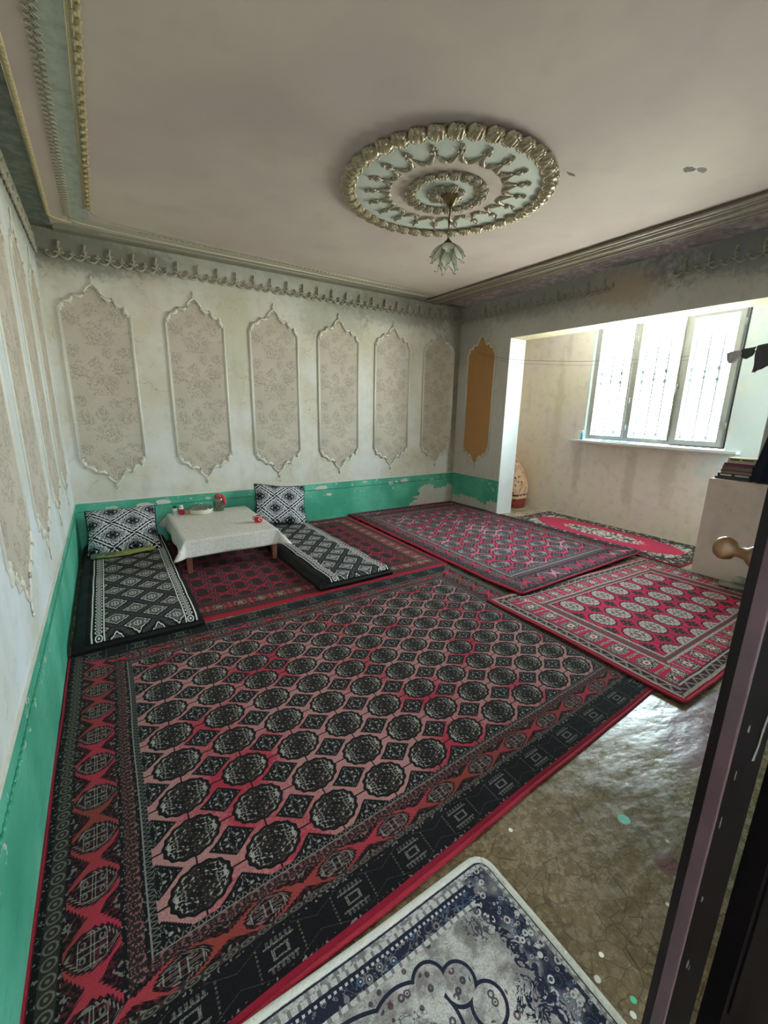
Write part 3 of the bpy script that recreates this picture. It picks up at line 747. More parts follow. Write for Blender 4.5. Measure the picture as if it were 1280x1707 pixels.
for s in (-1, 1):
    A = arc((s * .070, .405), (s * .012, .50), .10 * s, 6)
    b.tube([(p.x, p.y, -.022) for p in A], [.006, .013, .016, .014, .011, .009, .007], 7)
    b.tube([(s * .066, .415, -.02), (s * .045, .432, -.026), (s * .030, .426, -.026), (s * .026, .412, -.022)], [.009, .011, .009, .005], 6)
    b.tube([(s * .008, .52, -.022), (s * .024, .54, -.026), (s * .018, .555, -.024)], [.006, .008, .004], 6)
    b.ball((s * .040, .455, -.024), .009, (1, 1, 1), 6, 4)
    b.ball((s * .055, .440, -.024), .008, (1, 1, 1), 6, 4)
b.tube([(0, .495, -.02), (0, .54, -.026), (.004, .575, -.024)], [.007, .011, .008], 6)
b.ball((.004, .588, -.024), .016, (1, 1.2, .9), 8, 5); b.ball((-.012, .572, -.022), .010, (1, 1, 1), 6, 4); b.ball((.016, .570, -.022), .009, (1, 1, 1), 6, 4)
cm = b.build('crown_scroll', M['mintm'], med, True)
for i in range(20):
    o = cm if i == 0 else copy(cm, med); o.rotation_euler = (0, 0, 2 * PI * (i + .3) / 20); o.scale = (.95, .95, .95)

# ---------------------------------------------------------------- pendant lamp
def frosted(name, c, alpha):
    g = G(name); g.obj(); n = g.noise(14., 2)
    g.end(g.mix(n, lin(c), lin(tuple(min(255, x + 16) for x in c))), .25, spec=.6)
    tr = g.t.nodes.new('ShaderNodeBsdfTransparent'); tl = g.t.nodes.new('ShaderNodeBsdfTranslucent'); tl.inputs[0].default_value = lin(c) + (1,)
    m1 = g.t.nodes.new('ShaderNodeMixShader'); m2 = g.t.nodes.new('ShaderNodeMixShader'); m1.inputs[0].default_value = .4; m2.inputs[0].default_value = alpha
    g.t.links.new(g.b.outputs[0], m1.inputs[1]); g.t.links.new(tl.outputs[0], m1.inputs[2])
    g.t.links.new(tr.outputs[0], m2.inputs[1]); g.t.links.new(m1.outputs[0], m2.inputs[2]); g.t.links.new(m2.outputs[0], g.o.inputs[0])
    return g.mat
def clear_glass(name, tint=(240, 248, 246), refl=.08):
    g = G(name); g.obj()
    tr = g.t.nodes.new('ShaderNodeBsdfTransparent'); tr.inputs[0].default_value = lin(tint) + (1,)
    gl = g.t.nodes.new('ShaderNodeBsdfGlossy'); gl.inputs['Roughness'].default_value = .03
    lw = g.t.nodes.new('ShaderNodeLayerWeight'); lw.inputs[0].default_value = .25
    mm = g.m('ADD', V(g, lw.outputs['Fresnel']), refl * .5)
    mx = g.t.nodes.new('ShaderNodeMixShader'); g.put(mx.inputs[0], g.mn(mm, .6)); g.t.links.new(tr.outputs[0], mx.inputs[1]); g.t.links.new(gl.outputs[0], mx.inputs[2])
    g.t.links.new(mx.outputs[0], g.o.inputs[0]); return g.mat
M['petal'] = frosted('frosted_petal_glass', (206, 208, 196), .82)
M['glass'] = clear_glass('clear_glass')
M['brass'] = flat('dull_brass', (120, 100, 66), .3, .2, 30, metal=.85)
lamp = empty('pendant_lamp', (2.57, -2.57, H)); tag(lamp, 'small pendant lamp with frosted lotus-petal glass hanging from the ceiling medallion', 'lamp')
MB().lathe([(.058, -.022), (.060, -.045), (.045, -.07), (.03, -.095), (.022, -.108), (.0001, -.112)], k=16, capt=False).build('canopy', M['brass'], lamp, True)
b = MB()
MB().tube([(0, 0, -.10), (-.003, 0, -.185)], .006, 6).tube([(-.003, 0, -.22), (-.004, 0, -.255)], .004, 6).tube([(-.003, 0, -.19), (-.003, 0, -.235)], .0065, 6).build('rod', M['brass'], lamp, True)
lk = MB(); lk.tube([(.009 * cos(t), 0, .018 * sin(t)) for t in [2 * PI * i / 10 for i in range(10)]], .0026, 5, closed=True)
l0 = lk.build('chain_link', M['brass'], lamp, True, loc=(-.003, 0, -.205))
for i, zz in enumerate((-.268, -.298)):
    c = copy(l0, lamp); c.location = (-.004, 0, zz); c.rotation_euler = (0, 0, PI / 2 * (i % 2))
LZ = -.335
MB().lathe([(.004, .03), (.012, .02), (.03, 0), (.042, -.02), (.040, -.03)], (-.004, 0, LZ), 14).build('lamp_cap', M['brass'], lamp, True)
def lpetal(R, Ln, wid, curve):
    b = MB()
    def fn(a_, s_):
        t = (a_ - .5) * 2; ww = wid * (sin(PI * min(1, .12 + s_ * .84)) ** .7) * (1 - .9 * max(0, s_ - .72) / .28)
        ang = curve[0] + (curve[1] - curve[0]) * s_
        y = R + sum(sin(curve[0] + (curve[1] - curve[0]) * s_ * k / 8) * Ln * s_ / 8 for k in range(8)); z = -sum(cos(curve[0] + (curve[1] - curve[0]) * s_ * k / 8) * Ln * s_ / 8 for k in range(8))
        return (t * ww, y - .018 * t * t, z), (0, 0)
    b.grid(6, 9, fn); b.uv = {}
    return b, fn
for ring, (n_, R, Ln, wid, cv, ph) in enumerate([(6, .03, .165, .048, (1.35, .12), 0), (5, .018, .20, .044, (.55, .12), .5)]):
    b, fn = lpetal(R, Ln, wid, cv)
    p0 = b.build('glass_petal', M['petal'], lamp, True, loc=(-.004, 0, LZ - .01))
    e_ = MB(); pts = [fn(0, s / 9)[0] for s in range(10)] + [fn(1, s / 9)[0] for s in range(9, -1, -1)]
    e_.tube(pts, .0018, 4)
    for a_, s_ in ((0.05, .8), (.95, .8), (.5, .97)): e_.ball(fn(a_, s_)[0], .005, (1, 1, 1), 6, 4)
    r0 = e_.build('petal_rim', M['brass'], p0, True)
    for i in range(n_):
        o = p0 if i == 0 else copy_tree(p0, lamp); o.rotation_euler = (0, 0, 2 * PI * (i + ph) / n_ + .35)
MB().lathe([(.012, 0), (.013, -.05), (.022, -.08), (.026, -.11), (.018, -.13), (.0001, -.14)], (-.004, 0, LZ - .02), 12, capt=False).build('bulb', frosted('bulb_glass', (230, 230, 224), .9), lamp, True)

# ---------------------------------------------------------------- window
win = MB(); 
Y0, Y1, Z0, Z1 = -1.65, -3.295, 1.135, 2.62
def ring(b, x0, x1, y0, y1, z0, z1, t):
    b.box(x0, x1, y0, y0 + t, z0, z1); b.box(x0, x1, y1 - t, y1, z0, z1); b.box(x0, x1, y0 + t, y1 - t, z0, z0 + t); b.box(x0, x1, y0 + t, y1 - t, z1 - t, z1); return b
ring(win, 6.02, 6.08, Y1, Y0, Z0, Z1, .045); win.box(6.02, 6.08, -2.215, -2.165, Z0 + .045, Z1 - .045); win.box(6.02, 6.08, -2.755, -2.715, Z0 + .045, Z1 - .045)
window = struct(win.build('window_1', M['frame'], bevel=.004))
SASH = [(-2.16, -1.70, .022), (-2.715, -2.22, .018), (-3.265, -2.752, .055)]
for i, (a_, b_, t) in enumerate(SASH):
    sb = ring(MB(), 5.985 if i == 2 else 6.01, 6.055, a_, b_, Z0 + (.015 if i == 2 else .04), Z1 - .03, t).build('sash', M['frame'], window, bevel=.004)
    ring(MB(), 6.03, 6.036, a_ + t - .004, b_ - t + .004, Z0 + .04 + t - .004, Z1 - .03 - t + .004, .005).build('gasket', M['gasket'], sb)
    MB().box(6.038, 6.042, a_ + t, b_ - t, Z0 + .03 + t, Z1 - .03 - t).build('pane', M['glass'], sb)
MB().box(5.979, 5.986, -3.305, -3.292, Z0, Z1).box(5.979, 5.986, -3.30, -2.75, Z0 - .002, Z0 + .008).build('window_seal', M['gasket'], window)
for yy, zz in ((-2.205, 2.35), (-2.205, 1.62), (-2.205, 1.28), (-3.275, 2.4), (-3.275, 1.35)):
    MB().tube([(5.983, yy, zz), (5.983, yy, zz + .07)], .008, 8).build('hinge', M['frame'], window, True)
MB().box(5.99, 6.012, -2.74, -2.722, 1.78, 1.84).tube([(5.99, -2.731, 1.81), (5.965, -2.731, 1.81), (5.962, -2.731, 1.72)], .007, 6).build('window_handle', M['frame'], window, True)
MB().box(5.86, 6.06, -3.46, -1.50, 1.092, 1.125).build('window_sill', M['sill'], window, bevel=.006)
MB().box(5.976, 6.02, -1.652, -1.62, 1.12, 2.66).build('window_reveal', M['reveal'], window)
w2 = MB().box(5.47, 5.49, -5.08, -5.04, 1.12, 2.45).box(5.70, 5.72, -5.08, -5.04, 1.12, 2.45).box(5.49, 5.70, -5.08, -5.04, 1.12, 1.14).box(5.49, 5.70, -5.08, -5.04, 2.43, 2.45)
w2 = struct(w2.build('added_end_window', M['frame']))  # unseen end window, added to bring more daylight into the annex
MB().box(5.49, 5.70, -5.062, -5.058, 1.14, 2.43).build('pane', M['glass'], w2)
# iron grille outside
gr = empty('window_grille', (6.2, 0, 0)); tag(gr, 'pale iron security grille of thin bars with diamond knots outside the window', 'grille')
for i in range(12):
    y = -1.67 - i * .137
    big = i % 2 == 0
    b = MB().tube([(0, y, 1.16), (0, y, 2.66)], .0095, 6)
    bar = b.build('bar', M['iron'], gr, True)
    k = MB()
    for zz in ((2.01, 1.89, 1.235) if big else (1.98, 1.915, 1.24)):
        rr = .028 if big else .020
        k.lathe([(.004, -rr * 1.5), (rr, 0), (.004, rr * 1.5)], (0, y, zz), 8)
    k.build('knot', M['iron'], bar, True)
for zz in (1.95, 1.17, 2.6): MB().tube([(.008, -3.33, zz), (.008, -1.62, zz)], .003, 6).build('cross_bar', M['iron'], gr, True)
# little bottle and blue strip on the sill
def bottle(name, loc, prof, mat, cap, capm, label=None, lab=None):
    r = empty(name, loc)
    MB().lathe(prof, k=16).build('body', mat, r, True)
    MB().lathe(cap, k=16).build('cap', capm, r, True)
    if lab: MB().lathe(lab[0], k=16, capb=False, capt=False).build('sticker', lab[1], r, True)
    return r
white = flat('white_plastic', (232, 230, 226), .4, .04); greenc = flat('dark_green_cap', (20, 88, 66), .4); redp = flat('crimson_plastic', (186, 32, 66), .35); sky = flat('sky_blue_plastic', (70, 170, 214), .4)
o = bottle('sill_bottle', (5.92, -1.665, 1.125), [(.016, 0), (.018, .01), (.018, .08), (.008, .1)], sky, [(.009, .1), (.009, .13), (.003, .133)], white, None)
tag(o, 'small sky-blue bottle with white cap at the left end of the window sill', 'bottle')
o = MB().tube([(5.90, -1.60, 1.128), (5.90, -1.60, 1.22), (5.90, -1.625, 1.245), (5.90, -1.65, 1.24)], .007, 8).build('bent_tap_tube', flat('pale_tube', (222, 206, 200), .4), None, True)
tag(o, 'short bent pale tube standing on the window sill beside the blue bottle', 'tube')
o = MB().box(5.89, 5.94, -2.36, -1.95, 1.125, 1.136).build('plastic_strip', sky, bevel=.002); tag(o, 'thin blue plastic strip lying on the white window sill', 'strip')

# ---------------------------------------------------------------- clothes line
P = [(5.055, -.44, 2.31), (5.045, -.94, 2.19), (5.035, -1.5, 2.12), (5.03, -2.2, 2.06), (5.03, -2.9, 2.03), (5.03, -3.5, 2.035), (5.03, -3.8, 2.08), (5.03, -4.4, 2.20), (5.05, -4.96, 2.34)]
def smooth_path(P, n=6):
    out = []
    for i in range(len(P) - 1):
        p0 = Vector(P[max(i - 1, 0)]); p1 = Vector(P[i]); p2 = Vector(P[i + 1]); p3 = Vector(P[min(i + 2, len(P) - 1)])
        for k in range(n):
            t = k / n; out.append(.5 * ((2 * p1) + (p2 - p0) * t + (2 * p0 - 5 * p1 + 4 * p2 - p3) * t * t + (3 * p1 - p0 - 3 * p2 + p3) * t ** 3))
    out.append(Vector(P[-1])); return out
wire = flat('grey_wire', (120, 112, 104), .5)
cl = empty('clothes_line', (5.055, -.44, 2.31)); tag(cl, 'pair of thin sagging clothes line wires across the wide opening', 'clothes line')
LP = smooth_path(P)
MB().tube([p - cl.location for p in LP], .0022, 5).build('wire', wire, cl, True)
MB().tube([p - cl.location + Vector((0, 0, -.03 - .012 * sin(i * .12))) for i, p in enumerate(LP[3:28])], .0015, 5).build('wire', wire, cl, True)
MB().tube([(.013, 0, 0), (-.01, 0, .004)], .004, 6).build('nail', M['iron'], cl, True)
def hang(name, y0, y1, ztop, prof, mat, label, cat, n=18, fold=.012, x=5.03, grp=None):
    b = MB()
    for side in (-1, 1):
        def fn(a_, s_, side=side):
            y = y0 + (y1 - y0) * a_; zt = ztop[0] + (ztop[1] - ztop[0]) * a_; bot = prof(a_)
            return (x + side * (.006 + .010 * s_) + fold * sin(a_ * 15 + side) * s_, y + .006 * sin(s_ * 6 + a_ * 4), zt - bot * s_), (0, 0)
        b.grid(n, 8, fn)
    b.uv = {}
    o = b.build(name, mat, None, True); tag(o, label, cat, grp); return o
gcl = flat('charcoal_fabric', (96, 92, 104), .9, .15, 20); gcl2 = flat('grey_fabric', (206, 200, 204), .9, .1, 20); gcl3 = flat('dark_grey_green_fabric', (84, 94, 90), .9, .1, 20)
hang('hanging_cloth', -3.51, -3.60, (2.03, 2.045), lambda a_: .015 + .085 * math.sqrt(max(0, 1 - (2 * a_ - 1) ** 2)), gcl2, 'light grey cup-shaped garment at the left end of the hanging laundry', 'garment', fold=.008)
hang('hanging_cloth', -3.615, -3.70, (2.05, 2.06), lambda a_: .03 + .055 * math.sqrt(max(0, 1 - (2 * a_ - .9) ** 2)), gcl3, 'small dark green-grey garment in the middle of the hanging laundry', 'garment', fold=.008)
hang('hanging_cloth', -3.715, -3.85, (2.07, 2.09), lambda a_: .22 - .05 * a_, gcl, 'long charcoal pleated garment hanging on the clothes line by the window', 'garment', 26, .01)

# ---------------------------------------------------------------- navy cloth, books, rag at the pier
def fn(a_, s_):
    z = 1.95 - 1.01 * s_; wd = .05 + .22 * s_
    return (5.0 + .012 * sin(a_ * 20) * s_ - .02 * s_, -3.90 + .015 * (1 - s_) * 0 - wd * a_ * 1.2 + .03 * s_ - .11 * (1 - s_), z), (0, 0)
b = MB(); b.grid(26, 14, fn)
b.grid(26, 14, lambda a_, s_: ((fn(a_, s_)[0][0] + .03, fn(a_, s_)[0][1], fn(a_, s_)[0][2]), (0, 0))); b.uv = {}
tag(b.build('hanging_coat', flat('navy_fabric', (18, 26, 48), .85, .25, 12), None, True), 'dark navy cloth hanging down beside the stack of books', 'cloth')
BK = [(.355, .022, (70, 66, 66), 'charcoal paperback at the very bottom of the book stack', -3.60), (.33, .030, (40, 38, 42), 'thick black book second from the bottom of the book stack', -3.615),
      (.30, .020, (150, 128, 118), 'beige-brown book third from the bottom of the stack, under the maroon spine', -3.635), (.29, .014, (122, 60, 72), 'thin dull maroon book in the middle of the stack', -3.635),
      (.29, .026, (108, 110, 108), 'grey book above the middle of the book stack', -3.64), (.28, .012, (150, 96, 108), 'thin dusty pink book above the grey one', -3.64),
      (.285, .020, (122, 34, 60), 'crimson book third from the top of the stack', -3.65), (.27, .012, (196, 186, 180), 'thin pale book under the cream top book', -3.665), (.262, .034, (206, 190, 146), 'cream book with dark spine labels on top of the stack', -3.67)]
zb = .931; paperm = flat('book_pages', (226, 220, 200), .9, .08, 120)
for i, (ln, th, c, lb, ys) in enumerate(BK):
    ln *= .76; wd = .17
    r = empty('book', (5.03 + .006 * (i % 3), ys, zb), (0, 0, (-.03, .02, -.01, .03, 0, .02, -.02, .01, .04)[i]))
    tag(r, lb, 'book', 'books stacked on the low pier')
    cv = flat('book_cover_%d' % i, c, .55, .1, 30)
    MB().box(0, wd, -ln, 0, 0, .0025).box(0, wd, -ln, 0, th - .0025, th).box(0, .003, -ln, 0, .0025, th - .0025).build('cover', cv, r)
    MB().box(.003, wd - .004, -ln + .004, -.004, .0025, th - .0025).build('pages', paperm, r)
    if i in (8, 1):
        MB().box(-.0008, 0, -ln * .42, -ln * .08, th * .3, th * .75).build('spine_label', gcl if i == 8 else paperm, r)
        MB().box(-.0008, 0, -ln * .92, -ln * .52, th * .3, th * .75).build('spine_label', gcl if i == 8 else gcl2, r)
    zb += th + .0006
def lumpy(name, loc, sc, mat, label, cat, seed, rz=0):
    b = MB(); b.ball((0, 0, 0), 1, (1, 1, 1), 28, 18)
    b.v = [tuple(Vector(p) * (1 + .28 * mnoise.noise(Vector(p) * 1.7 + Vector((seed, 0, 0))) + .10 * mnoise.noise(Vector(p) * 5 + Vector((seed, 3, 0))))) for p in b.v]
    b.v = [(x * sc[0], y * sc[1], max(-.92, z) * sc[2] + sc[2] * .92) for x, y, z in b.v]
    o = b.build(name, mat, None, True, loc=loc, rot=(0, 0, rz)); tag(o, label, cat); return o
ragm = flat('grey_floor_rag', (158, 154, 146), .95, .2, 30, bump=.004)
lumpy('floor_rag', (4.83, -3.98, .02), (.075, .12, .022), ragm, 'crumpled grey rag spread flat on the red carpet at the foot of the pier', 'rag', 1, .3)
lumpy('floor_rag', (4.86, -4.0, .062), (.05, .06, .034), flat('pale_rag', (176, 174, 164), .95, .2, 30), 'rolled pale rag lying on top of the grey rag by the pier', 'rag', 5, .9)

# ---------------------------------------------------------------- quilt bundle in the annex
def bundle_mat():
    g = G('floral_bundle_cloth'); X = g.obj(); x, y, z = X; a_ = y + x
    v1 = g.vor(7.5, g.xyz(y + x * .3, z)); v2 = g.vor(16., g.xyz(y, z * .8, x)); n = g.noise(12., 3)
    cr_ = lin((226, 196, 164)); rd = lin((158, 52, 44)); br = lin((110, 46, 40)); te = lin((216, 164, 132))
    c = g.mix(g.sm(n, .4, .6), cr_, te); c = g.mix(v1 < .30, c, rd); c = g.mix(g.rng(v1, .12, .17), c, cr_); c = g.mix(v2 < .22, c, br)
    sc = g.fr(a_ * 12.) - .5
    c = g.mix(z < .235, c, cr_); c = g.mix(abs(z - .20 - abs(sc) * .05) < .008, c, br); c = g.mix(g.hyp(sc, (z - .215) * 14.) < .2, c, br)
    c = g.mix(z < .155, c, g.mix(abs(g.fr(a_ * 40.) - .5) < .22, lin((132, 52, 44)), lin((166, 78, 66))))
    q = z + y * .5
    return g.end(c, .9, n, .01)
b = MB(); nu, nv = 40, 26
def fn(a_, s_):
    t = 2 * PI * a_; z = .80 * s_; k = (1 - max(0, s_ - .45) ** 1.8 * 2.6) * (.93 + .1 * sin(PI * min(1, s_ * 1.6)))
    k = max(k, .02)
    ct, st = cos(t), sin(t); sx = math.copysign(abs(ct) ** .6, ct); sy = math.copysign(abs(st) ** .6, st)
    wob = 1 + .03 * sin(t * 3 + s_ * 7) + .02 * sin(t * 7 - s_ * 12)
    return (.19 * sx * k * wob, .255 * sy * k * wob, z), (0, 0)
b.grid(nu, nv, fn); b.uv = {}
b.f.append(tuple(range(nu))[::-1]); n0 = nv * (nu + 1)
b.f.append(tuple(range(n0, n0 + nu)))
bn = empty('cloth_bundle', (5.765, -.625, 0)); tag(bn, 'tall bundle wrapped in cream and rust floral cloth standing in the annex corner', 'bundle')
b.build('wrap', bundle_mat(), bn, True)
MB().tube([(.0, .0, .76), (-.03, -.04, .84), (-.02, -.10, .855)], [.03, .022, .008], 8).tube([(.0, .0, .76), (.03, .03, .83), (.05, .07, .84)], [.03, .02, .006], 8).build('knot', flat('cream_knot_cloth', (226, 208, 178), .9), bn, True)

# ---------------------------------------------------------------- carpets
def carpet(name, x0, x1, y0, y1, z, th, mat, label, nu=40, nv=40, amp=.003, dz=None, bind=None, uvflip=False, corners=None, grp='carpets on the floor', rnd_=0):
    """x0<x1, y0>y1 (far to near); uv in metres: u along +X, v along -Y"""
    Wd, Ln = x1 - x0, y0 - y1
    def top(a_, s_):
        x = x0 + Wd * a_; y = y0 - Ln * s_
        if corners:
            c = corners; x = (c[0][0] * (1 - a_) + c[1][0] * a_) * (1 - s_) + (c[3][0] * (1 - a_) + c[2][0] * a_) * s_; y = (c[0][1] * (1 - a_) + c[1][1] * a_) * (1 - s_) + (c[3][1] * (1 - a_) + c[2][1] * a_) * s_
        ex = min(a_ * Wd, (1 - a_) * Wd, s_ * Ln, (1 - s_) * Ln)
        if rnd_:
            cx = min(max(x, x0 + rnd_), x1 - rnd_); cy = min(max(y, y1 + rnd_), y0 - rnd_); qx, qy = x - cx, y - cy
            if qx and qy:
                k = max(abs(qx), abs(qy)) / math.hypot(qx, qy); x = cx + qx * k; y = cy + qy * k
        xo = x + .006 * mnoise.noise(Vector((y * 2.3, x0, 1))) ; yo = y + .008 * mnoise.noise(Vector((x * 2.1, y0, 5)))
        zz = z + th + amp * (1 + mnoise.noise(Vector((x * 2.2, y * 2.2, z * 9 + x0)))) + (dz(x, y) if dz else 0)
        if ex < 1e-6: zz -= th * .75
        return Vector((xo, yo, zz)), ((a_ * Wd, s_ * Ln) if not uvflip else (s_ * Ln, a_ * Wd))
    # grid with a narrow edge row so the edge rounds over
    us = [0, .012 / Wd] + [i / nu for i in range(1, nu)] + [1 - .012 / Wd, 1]; vs_ = [0, .012 / Ln] + [i / nv for i in range(1, nv)] + [1 - .012 / Ln, 1]
    b = MB(); n_ = len(us)
    for s_ in vs_:
        for a_ in us:
            p, q = top(a_, s_); b.uv[len(b.v)] = q; b.v.append(tuple(p))
    for j in range(len(vs_) - 1):
        for i in range(n_ - 1):
            A = j * n_ + i; b.f.append((A, A + n_, A + n_ + 1, A + 1))
    # skirt down to underside
    per = [i for i in range(n_)] + [j * n_ + n_ - 1 for j in range(1, len(vs_))] + [(len(vs_) - 1) * n_ + i for i in range(n_ - 2, -1, -1)] + [j * n_ for j in range(len(vs_) - 2, 0, -1)]
    k0 = len(b.v); nf = len(b.f)
    for i in range(k0):
        p = b.v[i]; b.uv[len(b.v)] = b.uv[i]
        ii, jj = i % n_, i // n_
        edge = ii in (0, n_ - 1) or jj in (0, len(vs_) - 1)
        b.v.append((p[0], p[1], p[2] - (th * .25 + .001 if edge else th * .9)))
    for q in range(nf): b.f.append(tuple(k0 + v_ for v_ in b.f[q])[::-1])
    for i in range(len(per)): b.f.append((per[i], per[(i + 1) % len(per)], k0 + per[(i + 1) % len(per)], k0 + per[i]))
    root = empty(name, (x0, y1, z)); tag(root, label, 'carpet', grp)
    b.v = [(p[0] - x0, p[1] - y1, p[2] - z) for p in b.v]
    b.build('pile', mat, root, True)
    if bind:
        for e_ in bind[1]:
            pts = []
            N = 60
            for i in range(N + 1):
                t = i / N; a_, s_ = {'near': (t, 1), 'far': (t, 0), 'left': (0, t), 'right': (1, t)}[e_]
                p, _ = top(a_, s_); pts.append((p.x - x0, p.y - y1, p.z - z - .001))
            MB().tube(pts, bind[2], 6, sq=(1.25, 1)).build('edge_binding', bind[0], root, True)
    return root
INK = lin((206, 202, 192)); LINE = lin((120, 116, 106))
big = bokhara('big_carpet_print', 3.03, 2.15, .44, .47, .24, .1865, .312, .28,
    su=[(.03, 'bind', 0), (.085, 'dark', 0), (.225, 'ring', .042), (.25, 'dark', 0), (.70, 'lozred', .186), (.74, 'dark', 0), (.88, 'brown', .09), (.92, 'dark', 0), (1.01, 'zig', .02)],
    sv=[(.045, 'bind', 0), (.08, 'dark', 0), (.44, 'orn', .24), (.49, 'dark', 0), (.55, 'ring', .05), (.82, 'lozred', .24), (.94, 'brown', .1), (1.01, 'zig', .022)],
    field=lin((198, 140, 138)), red=lin((204, 60, 84)), dark=lin((25, 22, 25)), brown=lin((58, 48, 43)), ink=INK, gul=(.80, .84), white=.585, dia=.345, bind=lin((160, 34, 56)), fieldmix=(.46, .64), line=.42)
carpet('carpet', 0.005, 3.035, -2.235, -4.395, .0, .011, big, 'largest carpet, black and faded pink with rows of round medallions',
       60, 50, .0025, corners=[(.01, -2.27), (3.04, -2.225), (2.99, -4.285), (.0, -4.45)], bind=(M['redbind'], ['near', 'left'], .0075))
dk = bokhara('dark_red_carpet_print', 3.02, 2.15, .37, .37, .15, .215, .28, .28,
    su=[(.08, 'bind', 0), (.3, 'brown', .06), (.75, 'flower', .16), (1.01, 'brown', .05)], sv=[(.09, 'bind', 0), (.3, 'brown', .06), (.38, 'dark', 0), (.72, 'flower', .16), (1.01, 'brown', .05)],
    field=lin((168, 34, 62)), red=lin((160, 32, 56)), dark=lin((50, 22, 30)), brown=lin((62, 36, 34)), ink=lin((190, 160, 140)), gul=(.90, .74), white=.66, dia=.27, bind=lin((190, 34, 62)))
carpet('carpet', .04, 3.09, -.05, -2.215, .0, .009, dk, 'dark red carpet with small medallions lying under the low table and both mattresses', 40, 40, .001, bind=(M['redbind'], ['near'], .007))
r5 = medallion_rug_mat('red_medallion_print', .93, 2.2)
carpet('carpet', 5.02, 5.95, -1.27, -3.47, .0, .010, r5, 'narrow red carpet with white centre and black border below the window', 24, 40, .003, bind=(M['redbind'], ['far'], .008))
def dz3(x, y):
    return .017 * max(0, min(1, (-2.75 - y) / .26)) + .012 * max(0, min(1, (x - 4.96) / .04)) * (y < -1.1)
r3 = bokhara('pink_grey_carpet_print', 1.94, 3.15, .37, .38, .29, .24, .27, .40,
    su=[(.09, 'bind', 0), (.35, 'dark', 0), (.78, 'lozred', .2), (1.01, 'zig', .03)], sv=[(.07, 'bind', 0), (.2, 'dark', 0), (.62, 'loz', .2), (.72, 'dark', 0), (.86, 'brown', .08), (1.01, 'zig', .03)],
    field=lin((232, 150, 166)), red=lin((224, 60, 100)), dark=lin((46, 40, 44)), brown=lin((84, 74, 74)), ink=lin((212, 202, 200)), gul=(.84, .78), white=.56, dia=.33, bind=lin((208, 36, 74)), fieldmix=(.35, .5))
carpet('carpet', 3.14, 5.06, -.005, -3.12, .018, .011, r3, 'pink and grey medallion carpet filling the far right corner below the bare board', 40, 60, .002, dz=dz3,
       corners=[(3.13, -.01), (5.055, -.01), (5.06, -3.06), (3.065, -3.12)], bind=(M['redbind'], ['near', 'left'], .009))
r4 = bokhara('bright_red_carpet_print', 1.40, 2.25, .385, .515, .2515, .204, .285, .385,
    su=[(.09, 'bind', 0), (.12, 'wline', 0), (.30, 'zig', .09), (.34, 'wline', 0), (.38, 'dark', 0), (.80, 'flower', .17), (.86, 'wline', 0), (.96, 'brown', .05), (1.01, 'wline', 0)],
    sv=[(.05, 'bind', 0), (.08, 'wline', 0), (.22, 'zig', .08), (.25, 'wline', 0), (.32, 'brown', .05), (.68, 'flower', .17), (.74, 'wline', 0), (.95, 'brown', .05), (1.01, 'wline', 0)],
    field=lin((232, 44, 92)), red=lin((220, 38, 84)), dark=lin((70, 34, 42)), brown=lin((120, 70, 74)), ink=lin((226, 214, 200)), gul=(.80, .90), white=.46, dia=.27, mirs=11., line=.5, bind=lin((206, 22, 66)))
def dz4(x, y):
    return .013 * max(0, 1 - max(0, x - 3.03) / .1) + .010 * max(0, mnoise.noise(Vector((x * 1.3, y * 1.1, 3))))
carpet('carpet', 2.76, 4.99, -3.06, -4.45, .003, .011, r4, 'bright red carpet with cream medallions lapping over the largest carpet, beside the pier', 50, 40, .002, dz=dz4, uvflip=True,
       corners=[(2.77, -3.03), (4.97, -3.14), (4.99, -4.42), (2.745, -4.455)], bind=(M['redbind'], ['near', 'left'], .009))
MB_flap = None
r6 = pale_rug_mat('ivory_navy_print', 1.24, .80)
carpet('carpet', .025, 1.262, -4.44, -5.24, .008, .010, r6, 'ivory and navy scroll rug with white bound edge in the foreground', 60, 50, .001, rnd_=.05, bind=(M['binding'], ['far', 'right', 'near', 'left'], .012))

# ---------------------------------------------------------------- low table
TX0, TX1, TY0, TY1, TZ = .815, 1.67, -1.25, -.10, .325
tb = empty('low_table', (1.24, -.67, 0)); tag(tb, 'low wooden table covered with a cloth between the two mattresses', 'table')
def rel(b, o): b.v = [(x - o[0], y - o[1], z - o[2]) for x, y, z in b.v]; return b
rel(MB().box(TX0, TX1, TY0, TY1, TZ - .028, TZ - .006), (1.24, -.67, 0)).build('tabletop', M['legwood'], tb, bevel=.003)
rel(MB().box(TX0 + .03, TX1 - .03, TY0 + .03, TY0 + .05, TZ - .09, TZ - .028).box(TX0 + .03, TX1 - .03, TY1 - .05, TY1 - .03, TZ - .09, TZ - .028).box(TX0 + .03, TX0 + .05, TY0 + .05, TY1 - .05, TZ - .09, TZ - .028).box(TX1 - .05, TX1 - .03, TY0 + .05, TY1 - .05, TZ - .09, TZ - .028), (1.24, -.67, 0)).build('apron', M['legwood'], tb)
lg = None
for (x, y) in ((TX0 + .035, TY0 + .035), (TX1 - .035, TY0 + .035), (TX0 + .035, TY1 - .035), (TX1 - .035, TY1 - .035)):
    b = MB(); b.v = [(sx * s, sy * s, z) for z, s in ((.011, .020), (TZ - .029, .029)) for sx, sy in ((-1, -1), (1, -1), (1, 1), (-1, 1))]
    b.f = [(0, 3, 2, 1), (4, 5, 6, 7)] + [(i, (i + 1) % 4, 4 + (i + 1) % 4, 4 + i) for i in range(4)]
    if lg is None: lg = b.build('leg', M['legwood'], tb, loc=(x - 1.24, y + .67, 0), bevel=.003)
    else: c = copy(lg, tb); c.location = (x - 1.24, y + .67, 0)
